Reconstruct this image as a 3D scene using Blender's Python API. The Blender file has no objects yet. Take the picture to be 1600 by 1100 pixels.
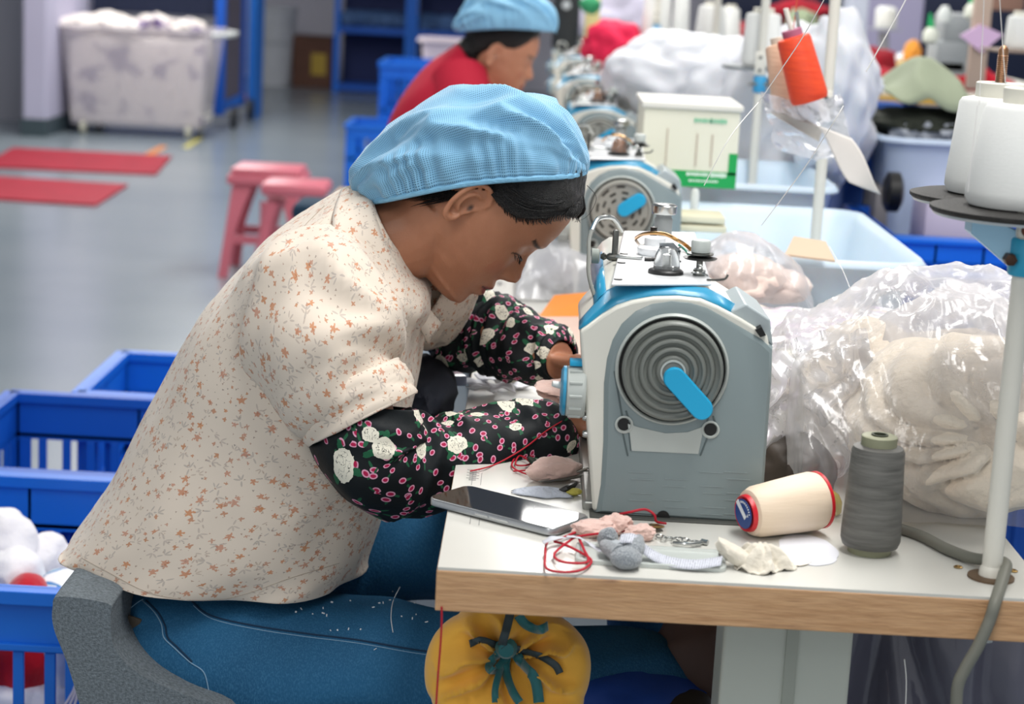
import bpy, bmesh, math, random
from mathutils import Vector, Matrix, noise
PI = math.pi
random.seed(7)
C = bpy.context.scene.collection
sc = bpy.context.scene
# ---------------------------------------------------------------- camera
F = 3000.0; ROLL = math.radians(3); PITCH = math.radians(11.343); YAW = math.radians(0.347); H = 1.32
cd = bpy.data.cameras.new('camera'); cam = bpy.data.objects.new('camera', cd); C.objects.link(cam)
cd.sensor_width = 36; cd.lens = 67.5; cd.clip_start = .05; cd.clip_end = 100
cd.dof.use_dof = True; cd.dof.focus_distance = 2.17; cd.dof.aperture_fstop = 5.8
cam.matrix_world = Matrix.Translation((0, 0, H)) @ Matrix.Rotation(YAW, 4, 'Z') @ Matrix.Rotation(PI/2-PITCH, 4, 'X') @ Matrix.Rotation(ROLL, 4, 'Z')
sc.camera = cam
# ---------------------------------------------------------------- world, lamps, exposure
w = bpy.data.worlds.new('world'); sc.world = w; w.use_nodes = True
w.node_tree.nodes['Background'].inputs[0].default_value = (.92, .96, 1, 1)
w.node_tree.nodes['Background'].inputs[1].default_value = .62
def area(x, y, z, sx, sy, e, col=(1, .98, .95), rot=(0, 0, 0)):
    l = bpy.data.lights.new('ceiling_lamp', 'AREA'); l.shape = 'RECTANGLE'; l.size = sx; l.size_y = sy; l.energy = e; l.color = col
    o = bpy.data.objects.new('ceiling_lamp', l); o.location = (x, y, z); o.rotation_euler = rot; C.objects.link(o); return o
area(.55, 1.9, 2.9, .5, 2.6, 72)
area(.35, 7.2, 2.9, .6, 4.2, 112)
area(-.9, -1.2, 2.9, .5, 3, 44)
area(-1.7, 4.6, 2.9, .5, 3.6, 34)
area(-2.4, 12, 2.9, .6, 7, 180)
area(2.6, 12, 2.9, .6, 7, 120)
area(2.0, 4, 2.9, .6, 3, 36)
sc.view_settings.view_transform = 'Standard'; sc.view_settings.look = 'None'
sc.view_settings.exposure = 0.07; sc.view_settings.gamma = 1; sc.view_settings.use_curve_mapping = False
# ---------------------------------------------------------------- geometry of the view
def ray(px, py):
    a = (px-800)/F; b = (550-py)/F
    x = a*math.cos(ROLL)-b*math.sin(ROLL); y = a*math.sin(ROLL)+b*math.cos(ROLL)
    Y = math.cos(PITCH)+y*math.sin(PITCH); Z = -math.sin(PITCH)+y*math.cos(PITCH)
    return Vector((x*math.cos(YAW)-Y*math.sin(YAW), x*math.sin(YAW)+Y*math.cos(YAW), Z))
def P(px, py, Y):
    d = ray(px, py); return Vector((0, 0, H))+d*(Y/d.y)
def PZ(px, py, z=0.0):
    d = ray(px, py); return Vector((0, 0, H))+d*((z-H)/d.z)
TT = .76
def T(px, py, h=0): return PZ(px, py, TT+h)
# ---------------------------------------------------------------- materials
def lin(h):
    if not isinstance(h, str): return (*h[:3], 1)
    v = [int(h[i:i+2], 16)/255 for i in (0, 2, 4)]
    return tuple([(c/12.92 if c <= .04045 else ((c+.055)/1.055)**2.4) for c in v]+[1])
class E:
    nt = None
    def __init__(s, v): s.v = v
    @staticmethod
    def m(op, *a, clamp=False):
        n = E.nt.nodes.new('ShaderNodeMath'); n.operation = op; n.use_clamp = clamp
        for i, x in enumerate(a):
            x = x.v if isinstance(x, E) else x
            if isinstance(x, (int, float)): n.inputs[i].default_value = x
            else: E.nt.links.new(x, n.inputs[i])
        return E(n.outputs[0])
    def __add__(s, o): return E.m('ADD', s, o)
    __radd__ = __add__
    def __sub__(s, o): return E.m('SUBTRACT', s, o)
    def __rsub__(s, o): return E.m('SUBTRACT', o, s)
    def __mul__(s, o): return E.m('MULTIPLY', s, o)
    __rmul__ = __mul__
    def __truediv__(s, o): return E.m('DIVIDE', s, o)
    def __lt__(s, o): return E.m('LESS_THAN', s, o)
    def __gt__(s, o): return E.m('GREATER_THAN', s, o)
def nd(t, **kw):
    n = E.nt.nodes.new(t)
    for k, v in kw.items():
        if k[0] == 'i':
            i = int(k[1:]); 
            if isinstance(v, E): v = v.v
            if isinstance(v, bpy.types.NodeSocket): E.nt.links.new(v, n.inputs[i])
            else: n.inputs[i].default_value = v
        else: setattr(n, k, v)
    return n
def mixc(f, a, b):
    n = E.nt.nodes.new('ShaderNodeMix'); n.data_type = 'RGBA'
    for i, x in ((0, f), (6, a), (7, b)):
        x = x.v if isinstance(x, E) else x
        if isinstance(x, str): x = lin(x)
        if isinstance(x, bpy.types.NodeSocket): E.nt.links.new(x, n.inputs[i])
        else: n.inputs[i].default_value = x
    return n.outputs[2]
def smooth(x, a, b): # 0..1 ramp, used for soft edges
    n = nd('ShaderNodeMapRange', i0=x, i1=a, i2=b); return E(n.outputs[0])
def uv2(uv=True):
    tc = nd('ShaderNodeTexCoord'); s = tc.outputs['UV' if uv else 'Object']
    return s
def nz(scale, detail=3, vec=None, out=0, rough=.5):
    n = nd('ShaderNodeTexNoise'); n.inputs['Scale'].default_value = scale; n.inputs['Detail'].default_value = detail; n.inputs['Roughness'].default_value = rough
    E.nt.links.new(vec or uv2(False), n.inputs['Vector']); return E(n.outputs[out])
def stretch(vec, sx, sy, sz):
    return nd('ShaderNodeMapping', i0=vec, i3=(sx, sy, sz)).outputs[0]
MATS = {}
def mat(name, col, rough=.5, metal=0, spec=.5, var=0, vs=8, bump=0, bs=60, alpha=1, trans=0, sss=0, coat=0, emit=0, fn=None, sheen=0, ior=1.45, vstretch=None, bstretch=None):
    if name in MATS: return MATS[name]
    m = bpy.data.materials.new(name); m.use_nodes = True; MATS[name] = m
    nt = m.node_tree; E.nt = nt; b = nt.nodes['Principled BSDF']; I = b.inputs
    c = lin(col); I['Base Color'].default_value = c; I['Roughness'].default_value = rough; I['Metallic'].default_value = metal
    I['Specular IOR Level'].default_value = spec; I['Alpha'].default_value = alpha; I['Transmission Weight'].default_value = trans; I['IOR'].default_value = ior
    I['Coat Weight'].default_value = coat; I['Sheen Weight'].default_value = sheen
    if sss: I['Subsurface Weight'].default_value = sss; I['Subsurface Scale'].default_value = .01; I['Subsurface Radius'].default_value = (1, .35, .2)
    if emit: I['Emission Color'].default_value = c; I['Emission Strength'].default_value = emit
    csock = None
    if fn:
        r = fn(m, b)
        if r is not None: csock = r
    if var:
        v = uv2(False)
        if vstretch: v = stretch(v, *vstretch)
        n = nz(vs, 4, v); f = smooth(n, .3, .7)
        dark = tuple(x*(1-var) for x in c[:3])+(1,)
        base = csock or c
        k = nd('ShaderNodeMix', data_type='RGBA', blend_type='MULTIPLY'); k.inputs[0].default_value = 1
        g = mixc(f, (1-var,)*3+(1,), (1, 1, 1, 1)); nt.links.new(g, k.inputs[7])
        if csock: nt.links.new(csock, k.inputs[6])
        else: k.inputs[6].default_value = c
        csock = k.outputs[2]
    if csock is not None: nt.links.new(csock, I['Base Color'])
    if bump:
        v = uv2(False)
        if bstretch: v = stretch(v, *bstretch)
        bn = nd('ShaderNodeBump'); bn.inputs['Strength'].default_value = min(1, bump); bn.inputs['Distance'].default_value = .004
        nt.links.new(nz(bs, 4, v).v, bn.inputs['Height']); nt.links.new(bn.outputs[0], I['Normal'])
    return m
# ---------------------------------------------------------------- mesh helpers
def link(o, parent=None):
    C.objects.link(o)
    if parent is not None:
        o.parent = parent; o.matrix_parent_inverse = Matrix.Translation(-Vector(parent.get('at') or (0, 0, 0)))
    return o
def thing(name, loc, label, cat, group=None):
    o = bpy.data.objects.new(name, None); o.location = loc; o.empty_display_size = .05; C.objects.link(o)
    o['label'] = label; o['category'] = cat; o['at'] = tuple(loc)
    if group: o['group'] = group
    return o
def tag(o, label, cat, group=None, kind=None):
    o['label'] = label; o['category'] = cat
    if group: o['group'] = group
    if kind: o['kind'] = kind
    return o
class M:
    """collects shapes that become ONE mesh"""
    def __init__(s): s.v = []; s.f = []; s.uv = []; s.mi = []; s.seam = {}
    def add(s, vs, fs, uvs=None, mi=0):
        k = len(s.v); s.v += [Vector(v) for v in vs]; s.f += [tuple(i+k for i in f) for f in fs]
        s.uv += (uvs or [(0, 0)]*len(vs)); s.mi += [mi]*len(fs); return s
    def box(s, c, d, rot=None, bev=0, mi=0):
        x, y, z = [q/2 for q in d]; c = Vector(c)
        if bev:
            bm = bmesh.new(); bmesh.ops.create_cube(bm, size=1)
            for v in bm.verts: v.co = Vector((v.co.x*d[0], v.co.y*d[1], v.co.z*d[2]))
            bmesh.ops.bevel(bm, geom=bm.edges[:], offset=bev, segments=2, affect='EDGES', profile=.5)
            vs = [v.co.copy() for v in bm.verts]; bm.verts.index_update(); fs = [[v.index for v in f.verts] for f in bm.faces]; bm.free()
        else:
            vs = [Vector((a*x, b*y, e*z)) for a in (-1, 1) for b in (-1, 1) for e in (-1, 1)]
            fs = [(0, 1, 3, 2), (4, 6, 7, 5), (0, 4, 5, 1), (2, 3, 7, 6), (0, 2, 6, 4), (1, 5, 7, 3)]
        if rot is not None: vs = [rot @ v for v in vs]
        return s.add([v+c for v in vs], fs, None, mi)
    def rings(s, rings, closed=True, cap=(1, 1), mi=0, wrap=False):
        """loft; uv metric"""
        n = len(rings[0]); vs = []; uvs = []; L = 0
        base = [0]; R0 = rings[len(rings)//2]
        for j in range(1, n+1): base.append(base[-1]+(Vector(R0[j % n])-Vector(R0[j-1])).length)
        for i, r in enumerate(rings):
            if i: L += sum(((Vector(r[j])-Vector(rings[i-1][j])).length for j in range(0, n, max(1, n//4))))/len(range(0, n, max(1, n//4)))
            for j in range(n):
                vs.append(r[j]); uvs.append((base[j], L))
        fs = []; m = len(rings); f0 = len(s.f)
        for i in range(m if wrap else m-1):
            i2 = (i+1) % m
            for j in range(n if closed else n-1):
                fs.append((i*n+j, i*n+(j+1) % n, i2*n+(j+1) % n, i2*n+j))
                if closed and j == n-1: s.seam[f0+len(fs)-1] = base[n]
        if cap[0] and not wrap: fs.append(tuple(range(n))[::-1])
        if cap[1] and not wrap: fs.append(tuple((m-1)*n+j for j in range(n)))
        return s.add(vs, fs, uvs, mi)
    def tube(s, pts, r, n=10, sub=4, cap=(1, 1), flat=1, up=None, closed=False, mi=0):
        pts = [Vector(p) for p in pts]
        rr = list(r) if isinstance(r, (list, tuple)) else [r]*len(pts)
        if sub > 1 and len(pts) > 2: pts, rr = catmull(pts, rr, sub, closed)
        rings = []; t0 = (pts[1]-pts[0]).normalized()
        u = up or (Vector((0, 0, 1)) if abs(t0.z) < .9 else Vector((1, 0, 0)))
        nrm = (u-t0*u.dot(t0)).normalized(); k = len(pts)
        for i, p in enumerate(pts):
            a = pts[i-1] if (i or closed) else p; b = pts[(i+1) % k] if (i < k-1 or closed) else p
            t = (b-a).normalized(); nrm = (nrm-t*nrm.dot(t)).normalized(); bi = t.cross(nrm)
            rings.append([p+nrm*(rr[i]*flat*math.cos(q))+bi*(rr[i]*math.sin(q)) for q in [2*PI*j/n for j in range(n)]])
        return s.rings(rings, cap=cap, wrap=closed, mi=mi)
    def lathe(s, o, axis, prof, n=32, cap=(1, 1), mi=0, ref=None, sq=1):
        o = Vector(o); ax = Vector(axis).normalized(); u = Vector(ref) if ref else (Vector((1, 0, 0)) if abs(ax.x) < .8 else Vector((0, 0, 1)))
        u = (u-ax*u.dot(ax)).normalized(); b = ax.cross(u)
        return s.rings([[o+ax*h+u*(r*math.cos(q))+b*(r*sq*math.sin(q)) for q in [2*PI*j/n for j in range(n)]] for r, h in prof], cap=cap, mi=mi)
    def prism(s, poly, ext, mi=0):
        poly = [Vector(p) for p in poly]; e = Vector(ext); n = len(poly)
        fs = [tuple(range(n))[::-1], tuple(range(n, 2*n))]+[(i, (i+1) % n, n+(i+1) % n, n+i) for i in range(n)]
        return s.add(poly+[p+e for p in poly], fs, None, mi)
    def build(s, name, m, parent=None, sm=True, bevel=0, sub=0, recalc=True, angle=40, solid=0):
        me = bpy.data.meshes.new(name); me.from_pydata(s.v, [], s.f)
        ul = me.uv_layers.new(name='UVMap')
        for l in me.loops: ul.data[l.index].uv = s.uv[l.vertex_index]
        for i, p in enumerate(me.polygons):
            p.material_index = s.mi[i]
            if i in s.seam:
                for li in (p.loop_start+1, p.loop_start+2): ul.data[li].uv = (s.seam[i], ul.data[li].uv[1])
        for mm in (m if isinstance(m, (list, tuple)) else [m]): me.materials.append(mm)
        if recalc:
            bm = bmesh.new(); bm.from_mesh(me); bmesh.ops.recalc_face_normals(bm, faces=bm.faces); bm.to_mesh(me); bm.free()
        if sm:
            me.polygons.foreach_set('use_smooth', [True]*len(me.polygons))
            me.set_sharp_from_angle(angle=math.radians(angle))
        o = bpy.data.objects.new(name, me)
        if bevel:
            b = o.modifiers.new('bevel', 'BEVEL'); b.width = bevel; b.segments = 3; b.limit_method = 'ANGLE'; b.angle_limit = math.radians(38)
        if solid:
            b = o.modifiers.new('solid', 'SOLIDIFY'); b.thickness = solid; b.offset = 0
        if sub:
            b = o.modifiers.new('sub', 'SUBSURF'); b.levels = sub; b.render_levels = sub
        return link(o, parent)
def catmull(pts, rr, sub, closed=False):
    n = len(pts); P_, R_ = [], []
    for i in range(n if closed else n-1):
        g = (lambda k: k % n) if closed else (lambda k: min(max(k, 0), n-1))
        p = [pts[g(i+d)] for d in (-1, 0, 1, 2)]; q = [rr[g(i+d)] for d in (-1, 0, 1, 2)]
        for j in range(sub):
            t = j/sub; c = [-.5*t+t*t-.5*t**3, 1-2.5*t*t+1.5*t**3, .5*t+2*t*t-1.5*t**3, -.5*t*t+.5*t**3]
            P_.append(sum((a*b for a, b in zip(p, c)), Vector((0,)*len(pts[0])))); R_.append(sum(a*b for a, b in zip(q, c)))
    if not closed: P_.append(pts[-1]); R_.append(rr[-1])
    return P_, R_
def interp(tab, x):
    if x <= tab[0][0]: return tab[0][1]
    for (a, p), (b, q) in zip(tab, tab[1:]):
        if x <= b: t = (x-a)/(b-a); t = t*t*(3-2*t)*.4+t*.6; return p+(q-p)*t
    return tab[-1][1]
def N3(p, s, o=0): return noise.noise(Vector(p)*s+Vector((o, o*1.7, o*.3)))
def ridge(p, s, o=0): return 1-2*abs(noise.noise(Vector(p)*s+Vector((o, -o, o*.5))))
def blob(c, d, amp, scale, m=None, sub=4, ridg=0, seed=0, squash=0, rot=None, mi=0):
    """crumpled closed lump"""
    m = m or M(); bm = bmesh.new(); bmesh.ops.create_icosphere(bm, subdivisions=sub, radius=1)
    vs = []; c = Vector(c)
    for v in bm.verts:
        p = v.co.copy(); k = N3(p, scale, seed)*amp+N3(p, scale*2.3, seed+3)*amp*.45
        if ridg: k += ridge(p, scale*1.3, seed+9)*ridg
        p = p*(1+k)
        if squash: p.z = max(p.z, -squash)
        p = Vector((p.x*d[0], p.y*d[1], p.z*d[2]))
        if rot is not None: p = rot @ p
        vs.append(p+c)
    bm.verts.index_update(); fs = [[v.index for v in f.verts] for f in bm.faces]; bm.free()
    uvs = [(v.x, v.z) for v in vs]
    return m.add(vs, fs, uvs, mi)
def sheet(c, ex, ey, nx, ny, fn, m=None):
    """grid cloth; fn(u,v)->offset vector"""
    m = m or M(); c = Vector(c); ex = Vector(ex); ey = Vector(ey); vs = []; uv = []
    for j in range(ny+1):
        for i in range(nx+1):
            u = i/nx; v = j/ny; vs.append(c+ex*(u-.5)+ey*(v-.5)+Vector(fn(u, v))); uv.append((u*ex.length, v*ey.length))
    k = nx+1
    return m.add(vs, [(j*k+i, j*k+i+1, (j+1)*k+i+1, (j+1)*k+i) for j in range(ny) for i in range(nx)], uv)
def copy_tree(root, off, label, group=None, name=None):
    r = root.copy(); r.location = root.location+Vector(off); C.objects.link(r); r['label'] = label
    if group: r['group'] = group
    def rec(o, n):
        for ch in [c for c in bpy.data.objects if c.parent == o and c != n]:
            c2 = ch.copy(); C.objects.link(c2); c2.parent = n; c2.matrix_parent_inverse = ch.matrix_parent_inverse; rec(ch, c2)
    rec(root, r)
    return r
def text(body, size, m, loc, rot, parent=None, name='lettering', ext=.0004, align='CENTER'):
    cu = bpy.data.curves.new(name, 'FONT'); cu.body = body; cu.size = size; cu.extrude = ext; cu.align_x = align; cu.align_y = 'CENTER'
    o = bpy.data.objects.new(name, cu); o.location = loc; o.rotation_euler = rot; C.objects.link(o)
    dg = bpy.context.evaluated_depsgraph_get(); me = bpy.data.meshes.new_from_object(o.evaluated_get(dg)); me.transform(o.matrix_basis)
    bpy.data.objects.remove(o); me.materials.clear(); me.materials.append(m)
    return link(bpy.data.objects.new(name, me), parent)
# ---------------------------------------------------------------- printed fabrics (flat print only)
def cells(scale, seed=0.0, rnd=1.0):
    """2D voronoi cells in metric uv: local x, y (m), three random numbers"""
    v = nd('ShaderNodeMapping', i0=uv2(True), i1=(seed, seed*.7, 0)).outputs[0]
    n = nd('ShaderNodeTexVoronoi', voronoi_dimensions='2D', feature='F1'); n.inputs['Scale'].default_value = scale; n.inputs['Randomness'].default_value = rnd
    E.nt.links.new(v, n.inputs['Vector'])
    d = nd('ShaderNodeVectorMath', operation='SUBTRACT'); E.nt.links.new(v, d.inputs[0]); E.nt.links.new(n.outputs['Position'], d.inputs[1])
    s = nd('ShaderNodeSeparateXYZ', i0=d.outputs[0]); c = nd('ShaderNodeSeparateColor', i0=n.outputs['Color'])
    return E(s.outputs[0]), E(s.outputs[1]), E(c.outputs[0]), E(c.outputs[1]), E(c.outputs[2])
def AND(*a):
    r = a[0]
    for x in a[1:]: r = r*x
    return r
def ell(x, y, ang, a, b, ox=0., oy=0.):
    c = E.m('COSINE', ang) if isinstance(ang, E) else math.cos(ang); s = E.m('SINE', ang) if isinstance(ang, E) else math.sin(ang)
    X = x*c+y*s-ox; Y = y*c-x*s-oy
    return (X*X)/(a*a)+(Y*Y)/(b*b)
def floral(m, b):
    col = lin('ddd0c1')
    def flower(col, scale, seed, R, petals, c1, c2, thr):
        x, y, r1, r2, r3 = cells(scale, seed)
        r = E.m('SQRT', x*x+y*y); a = E.m('ARCTAN2', y, x)
        rad = (E.m('COSINE', a*petals+r1*6.28)*.24+.7)*R*(r2*.6+.5)
        wob = nz(420, 2, uv2(True)); mask = AND(r < rad*(wob*2.4-.2), r1 > thr)
        return mixc(mask*(r3*.3+.6), col, mixc(r3, c1, c2))
    def leaves(col, scale, seed, thr, c1, c2, L=.0048):
        x, y, r1, r2, r3 = cells(scale, seed)
        ang = r1*6.28; out = None
        for da, ox in ((.0, .004), (.85, .0045), (-.75, .0038), (2.7, .0045)):
            e = ell(x, y, ang+da, L*.72, L*.2, ox) < 1.
            out = e if out is None else E.m('MAXIMUM', out, e)
        return mixc(AND(out, r2 > thr)*.55, col, mixc(r3, c1, c2))
    col = leaves(col, 36, 1.3, .25, '9c9490', 'b3a49b')
    col = leaves(col, 44, 5.1, .35, 'b09a88', 'a39a98', .0038)
    col = flower(col, 52, 2.2, .0052, 5, 'b8623a', 'c98a5e', .38)
    col = flower(col, 66, 9.7, .0036, 4, 'b06a48', 'c0855c', .42)
    col = flower(col, 130, 4.4, .0013, 3, 'a8765a', '8f8a84', .55)
    # woven relief
    bn = nd('ShaderNodeBump'); bn.inputs['Strength'].default_value = .5; bn.inputs['Distance'].default_value = .006
    E.nt.links.new(nz(9, 3).v, bn.inputs['Height']); E.nt.links.new(bn.outputs[0], b.inputs['Normal'])
    return col
def dark_floral(m, b):
    col = lin('0d1418')
    # small pink cherries with a pale rim
    def cherries(col, scale, seed, thr):
        x, y, r1, r2, r3 = cells(scale, seed)
        e = ell(x, y, r1*1.2, .0031, .0042)
        on = r2 > thr
        col = mixc(AND(ell(x, y, r1*6.28, .0045, .0013, .0065) < 1., on), col, '1f5a3c')
        col = mixc(AND(e < 1., on), col, 'd59ab4')
        return mixc(AND(ell(x, y, r1*1.2, .0018, .0028) < 1., on), col, 'a81648')
    col = cherries(col, 58, 3.1, .45)
    col = cherries(col, 66, 7.3, .72)
    def roses(col, scale, seed, thr, R):
        x, y, r1, r2, r3 = cells(scale, seed)
        on = r2 > thr; ang = r1*6.28
        for da, ox in ((.5, R*1.05), (2.6, R*.95), (4.6, R*1.)):
            col = mixc(AND(ell(x, y, ang+da, R*.55, R*.24, ox) < nz(260, 2, uv2(True))*1.2+.4, on), col, '1d5c3e')
        d = ell(x, y, ang, R*.95, R*.78)
        w = nz(160, 3, uv2(True))
        col = mixc(AND(d < w*1.3+.35, on), col, 'e6e2d2')
        q = nz(210, 3, uv2(True)); s = AND(E.m('ABSOLUTE', q-.5) < .012, d < .55, on)
        return mixc(s, col, '20241f')
    return roses(roses(col, 15.5, 1.9, .12, .0135), 21, 6.6, .5, .009)
def mesh_cap(m, b):
    u = nd('ShaderNodeSeparateXYZ', i0=uv2(True))
    k = 2*PI/.0031
    hole = E.m('COSINE', E(u.outputs[0])*k)*E.m('COSINE', E(u.outputs[1])*k)
    hx = E.m('COSINE', E(u.outputs[0])*k); hy = E.m('COSINE', E(u.outputs[1])*k)
    h = AND(hx > .05, hy > .05)
    return mixc(h*.85, '86badb', '235a7c')
def denim(m, b):
    n = nz(700, 2, stretch(uv2(False), 1, 1, .35)); a = nz(6, 3)
    base = mixc(smooth(a, .35, .7), '1c4f74', '27628c')
    return mixc(smooth(n, .45, .75)*.35, base, '4a86ab')
def knit(m, b):
    return mixc(smooth(nz(900, 2), .4, .6), '7c8288', 'a5abb0')
blouse_m = mat('printed_blouse', 'dfd2c3', .75, spec=.25, fn=floral, sheen=.2)
dark_m = mat('dark_floral_print', '0c1210', .6, spec=.3, fn=dark_floral, bump=.35, bs=40)
cap_m = mat('net_cap', '86bcdc', .7, spec=.3, fn=mesh_cap, sheen=.3)
cap_plain = mat('cap_cloth', '8fc4e4', .7, spec=.3, bump=.5, bs=30)
denim_m = mat('denim', '1b4d78', .75, spec=.25, fn=denim, bump=.3, bs=250)
hair_m = mat('black_hair', '0b090a', .38, spec=.6, bump=.8, bs=60, bstretch=(14, 1, 14))
white_m = mat('white_paint', 'dfe3e0', .35, var=.06)
chrome = mat('steel', 'b8bab8', .25, 1)
dchrome = mat('dark_steel', '6a6a66', .35, 1)
brass = mat('brass', 'a88a58', .35, 1)
black = mat('black_plastic', '141414', .4)
bluep = mat('blue_plastic', '1271e0', .42, var=.12, vs=4)
bluep2 = mat('deep_blue_plastic', '0b5cc8', .45, var=.15, vs=3)
teal = mat('sky_blue_plastic', '1fa6d6', .4)
cream = mat('machine_cream', 'd9d8ce', .32, coat=.15)
cwhite = mat('machine_white_top', 'e8eaec', .22, coat=.3)
grey = mat('machine_grey', '7f8c8e', .36, coat=.1)
greyl = mat('machine_light_grey', 'b4bab6', .38)
greyd = mat('wheel_grey', '747873', .4)
stripe = mat('blue_stripe', '2a8db4', .3, coat=.2)
thread_w = mat('white_thread', 'e4e5e2', .7, bump=.12, bs=90, bstretch=(1, 1, 22))
tubw = mat('white_tub_plastic', 'cfe0ee', .4, sss=.1)
red_m = mat('red_cord', 'b01028', .6)
def polyb(m, b): b.inputs['Thin Film Thickness'].default_value = 0
def poly(name, dens, milk, bs, st=.9):
    m = bpy.data.materials.new(name); m.use_nodes = True; MATS[name] = m; nt = m.node_tree; E.nt = nt; L = nt.links
    out = nt.nodes['Material Output']; nt.nodes.remove(nt.nodes['Principled BSDF'])
    bn = nd('ShaderNodeBump'); bn.inputs['Strength'].default_value = st; bn.inputs['Distance'].default_value = .004; L.new(nz(bs, 4).v, bn.inputs['Height'])
    tr = nd('ShaderNodeBsdfTransparent'); df = nd('ShaderNodeBsdfDiffuse', i0=lin('f0f0f5')); tl = nd('ShaderNodeBsdfTranslucent', i0=lin('f0f0f5')); gl = nd('ShaderNodeBsdfGlossy', i1=.2)
    for n in (df, gl, tl): L.new(bn.outputs[0], n.inputs['Normal'])
    lw = nd('ShaderNodeLayerWeight', i0=.35); L.new(bn.outputs[0], lw.inputs['Normal'])
    w_ = nd('ShaderNodeMixShader', i0=.4); L.new(df.outputs[0], w_.inputs[1]); L.new(tl.outputs[0], w_.inputs[2])
    f = smooth(nz(6, 3), .35, .7)*milk+dens+E(lw.outputs['Facing'])*.4
    a = nd('ShaderNodeMixShader', i0=f); L.new(tr.outputs[0], a.inputs[1]); L.new(w_.outputs[0], a.inputs[2])
    g = nd('ShaderNodeMixShader', i0=E(lw.outputs['Fresnel'])*.5+.03); L.new(a.outputs[0], g.inputs[1]); L.new(gl.outputs[0], g.inputs[2])
    L.new(g.outputs[0], out.inputs[0]); return m
clear = poly('clear_poly', .07, .26, 26, 1)
milky = poly('milky_poly', .28, .3, 14)
wrapm = poly('white_wrap_poly', .55, .3, 18)
plush = mat('cream_plush', 'f5e7d4', .9, spec=.1, sheen=.6, var=.08, vs=10, bump=.9, bs=120)
# ---------------------------------------------------------------- the room
def epoxy(m, b):
    n = nz(.7, 4); c = mixc(smooth(n, .35, .7), '7f8b94', '909aa0')
    n2 = nz(5, 5, rough=.7); E.nt.links.new(smooth(n2, .3, .8).v, b.inputs['Coat Weight']) if 0 else None
    return mixc(smooth(n2, .55, .8)*.25, c, '6f7a84')
floor_m = mat('epoxy_floor', '7c8890', .22, spec=.6, fn=epoxy, bump=.05, bs=9)
def struct(o): o['kind'] = 'structure'; return o
struct(M().box((0, 12, -.05), (16, 26, .1)).build('floor', floor_m, sm=False))
wall_m = mat('pale_wall', 'dcd9e4', .7, var=.04, vs=2)
lav_m = mat('lavender_wall', 'b9b6cc', .7, var=.04, vs=2)
struct(M().box((-1, 21.05, 1.6), (15.8, .1, 3.2)).build('wall_back', wall_m, sm=False))
# skirting band, left pier with the dark wall beyond it
a = PZ(0, 215); pier = PZ(38, 212)
struct(M().box((pier.x+.07, pier.y+.95, 1.55), (.16, 1.9, 3.1)).build('wall_left', lav_m, sm=False, bevel=.01))
struct(M().box((0, 9.5, 3.25), (16, 24, .1)).build('ceiling', mat('ceiling_grey', '8d9296', .8), sm=False))
struct(M().box((pier.x+.07, pier.y+.94, .06), (.18, 1.94, .12)).build('baseboard_left', mat('dark_skirting', '3c4a50', .5), sm=False, bevel=.004))
struct(M().box((pier.x-2.25, pier.y+1.2, 1.6), (4.1, .12, 3.2)).build('wall_far_left', mat('grey_wall', '9a9aa4', .7), sm=False))
# right-hand lavender pillar
q = P(1385, 130, 9.5)
struct(M().box((q.x, 9.7, 1.6), (.30, .4, 3.2)).build('trim_pillar_right', mat('lavender_pillar', 'a9a4c0', .7), sm=False, bevel=.01))
q = P(1338, 100, 9.45)
struct(M().box((q.x, 9.62, 1.6), (.09, .25, 3.2)).build('trim_pillar_strip', mat('pale_strip', 'd7dce8', .6), sm=False, bevel=.01))
# ---------------------------------------------------------------- floor marks and mats
redmat = mat('red_floor_mat', 'a5122e', .7, var=.2, vs=6)
def flatpoly(name, pts, h, m, label, cat, z0=.0005, grp=None, bev=.003):
    o = M().prism([PZ(x, y, z0) for x, y in pts], (0, 0, h)).build(name, m, sm=False, bevel=bev); return tag(o, label, cat, grp)
flatpoly('floor_mat', [(-30, 262), (20, 233), (268, 246), (244, 274)], .012, redmat, 'long red strip mat on the grey floor, the farther of two', 'mat')
flatpoly('floor_mat', [(-60, 310), (-20, 277), (200, 291), (150, 323)], .012, redmat, 'red strip mat on the grey floor, the nearer of two', 'mat')
ot = mat('orange_tape', 'd8843c', .6, var=.2, vs=30); yt = mat('yellow_tape', 'c9c060', .6, var=.2, vs=30)
flatpoly('floor_tape', [(222, 243), (250, 228), (262, 229), (235, 245)], .002, ot, 'short orange tape mark beside the red mats', 'tape')
flatpoly('floor_tape', [(366, 160), (380, 148), (392, 149), (378, 162)], .002, ot, 'short orange tape mark near the back doorway', 'tape')
flatpoly('floor_tape', [(285, 230), (310, 214), (318, 216), (294, 232)], .002, yt, 'pale yellow tape mark under the wheeled bin', 'tape')
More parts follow.
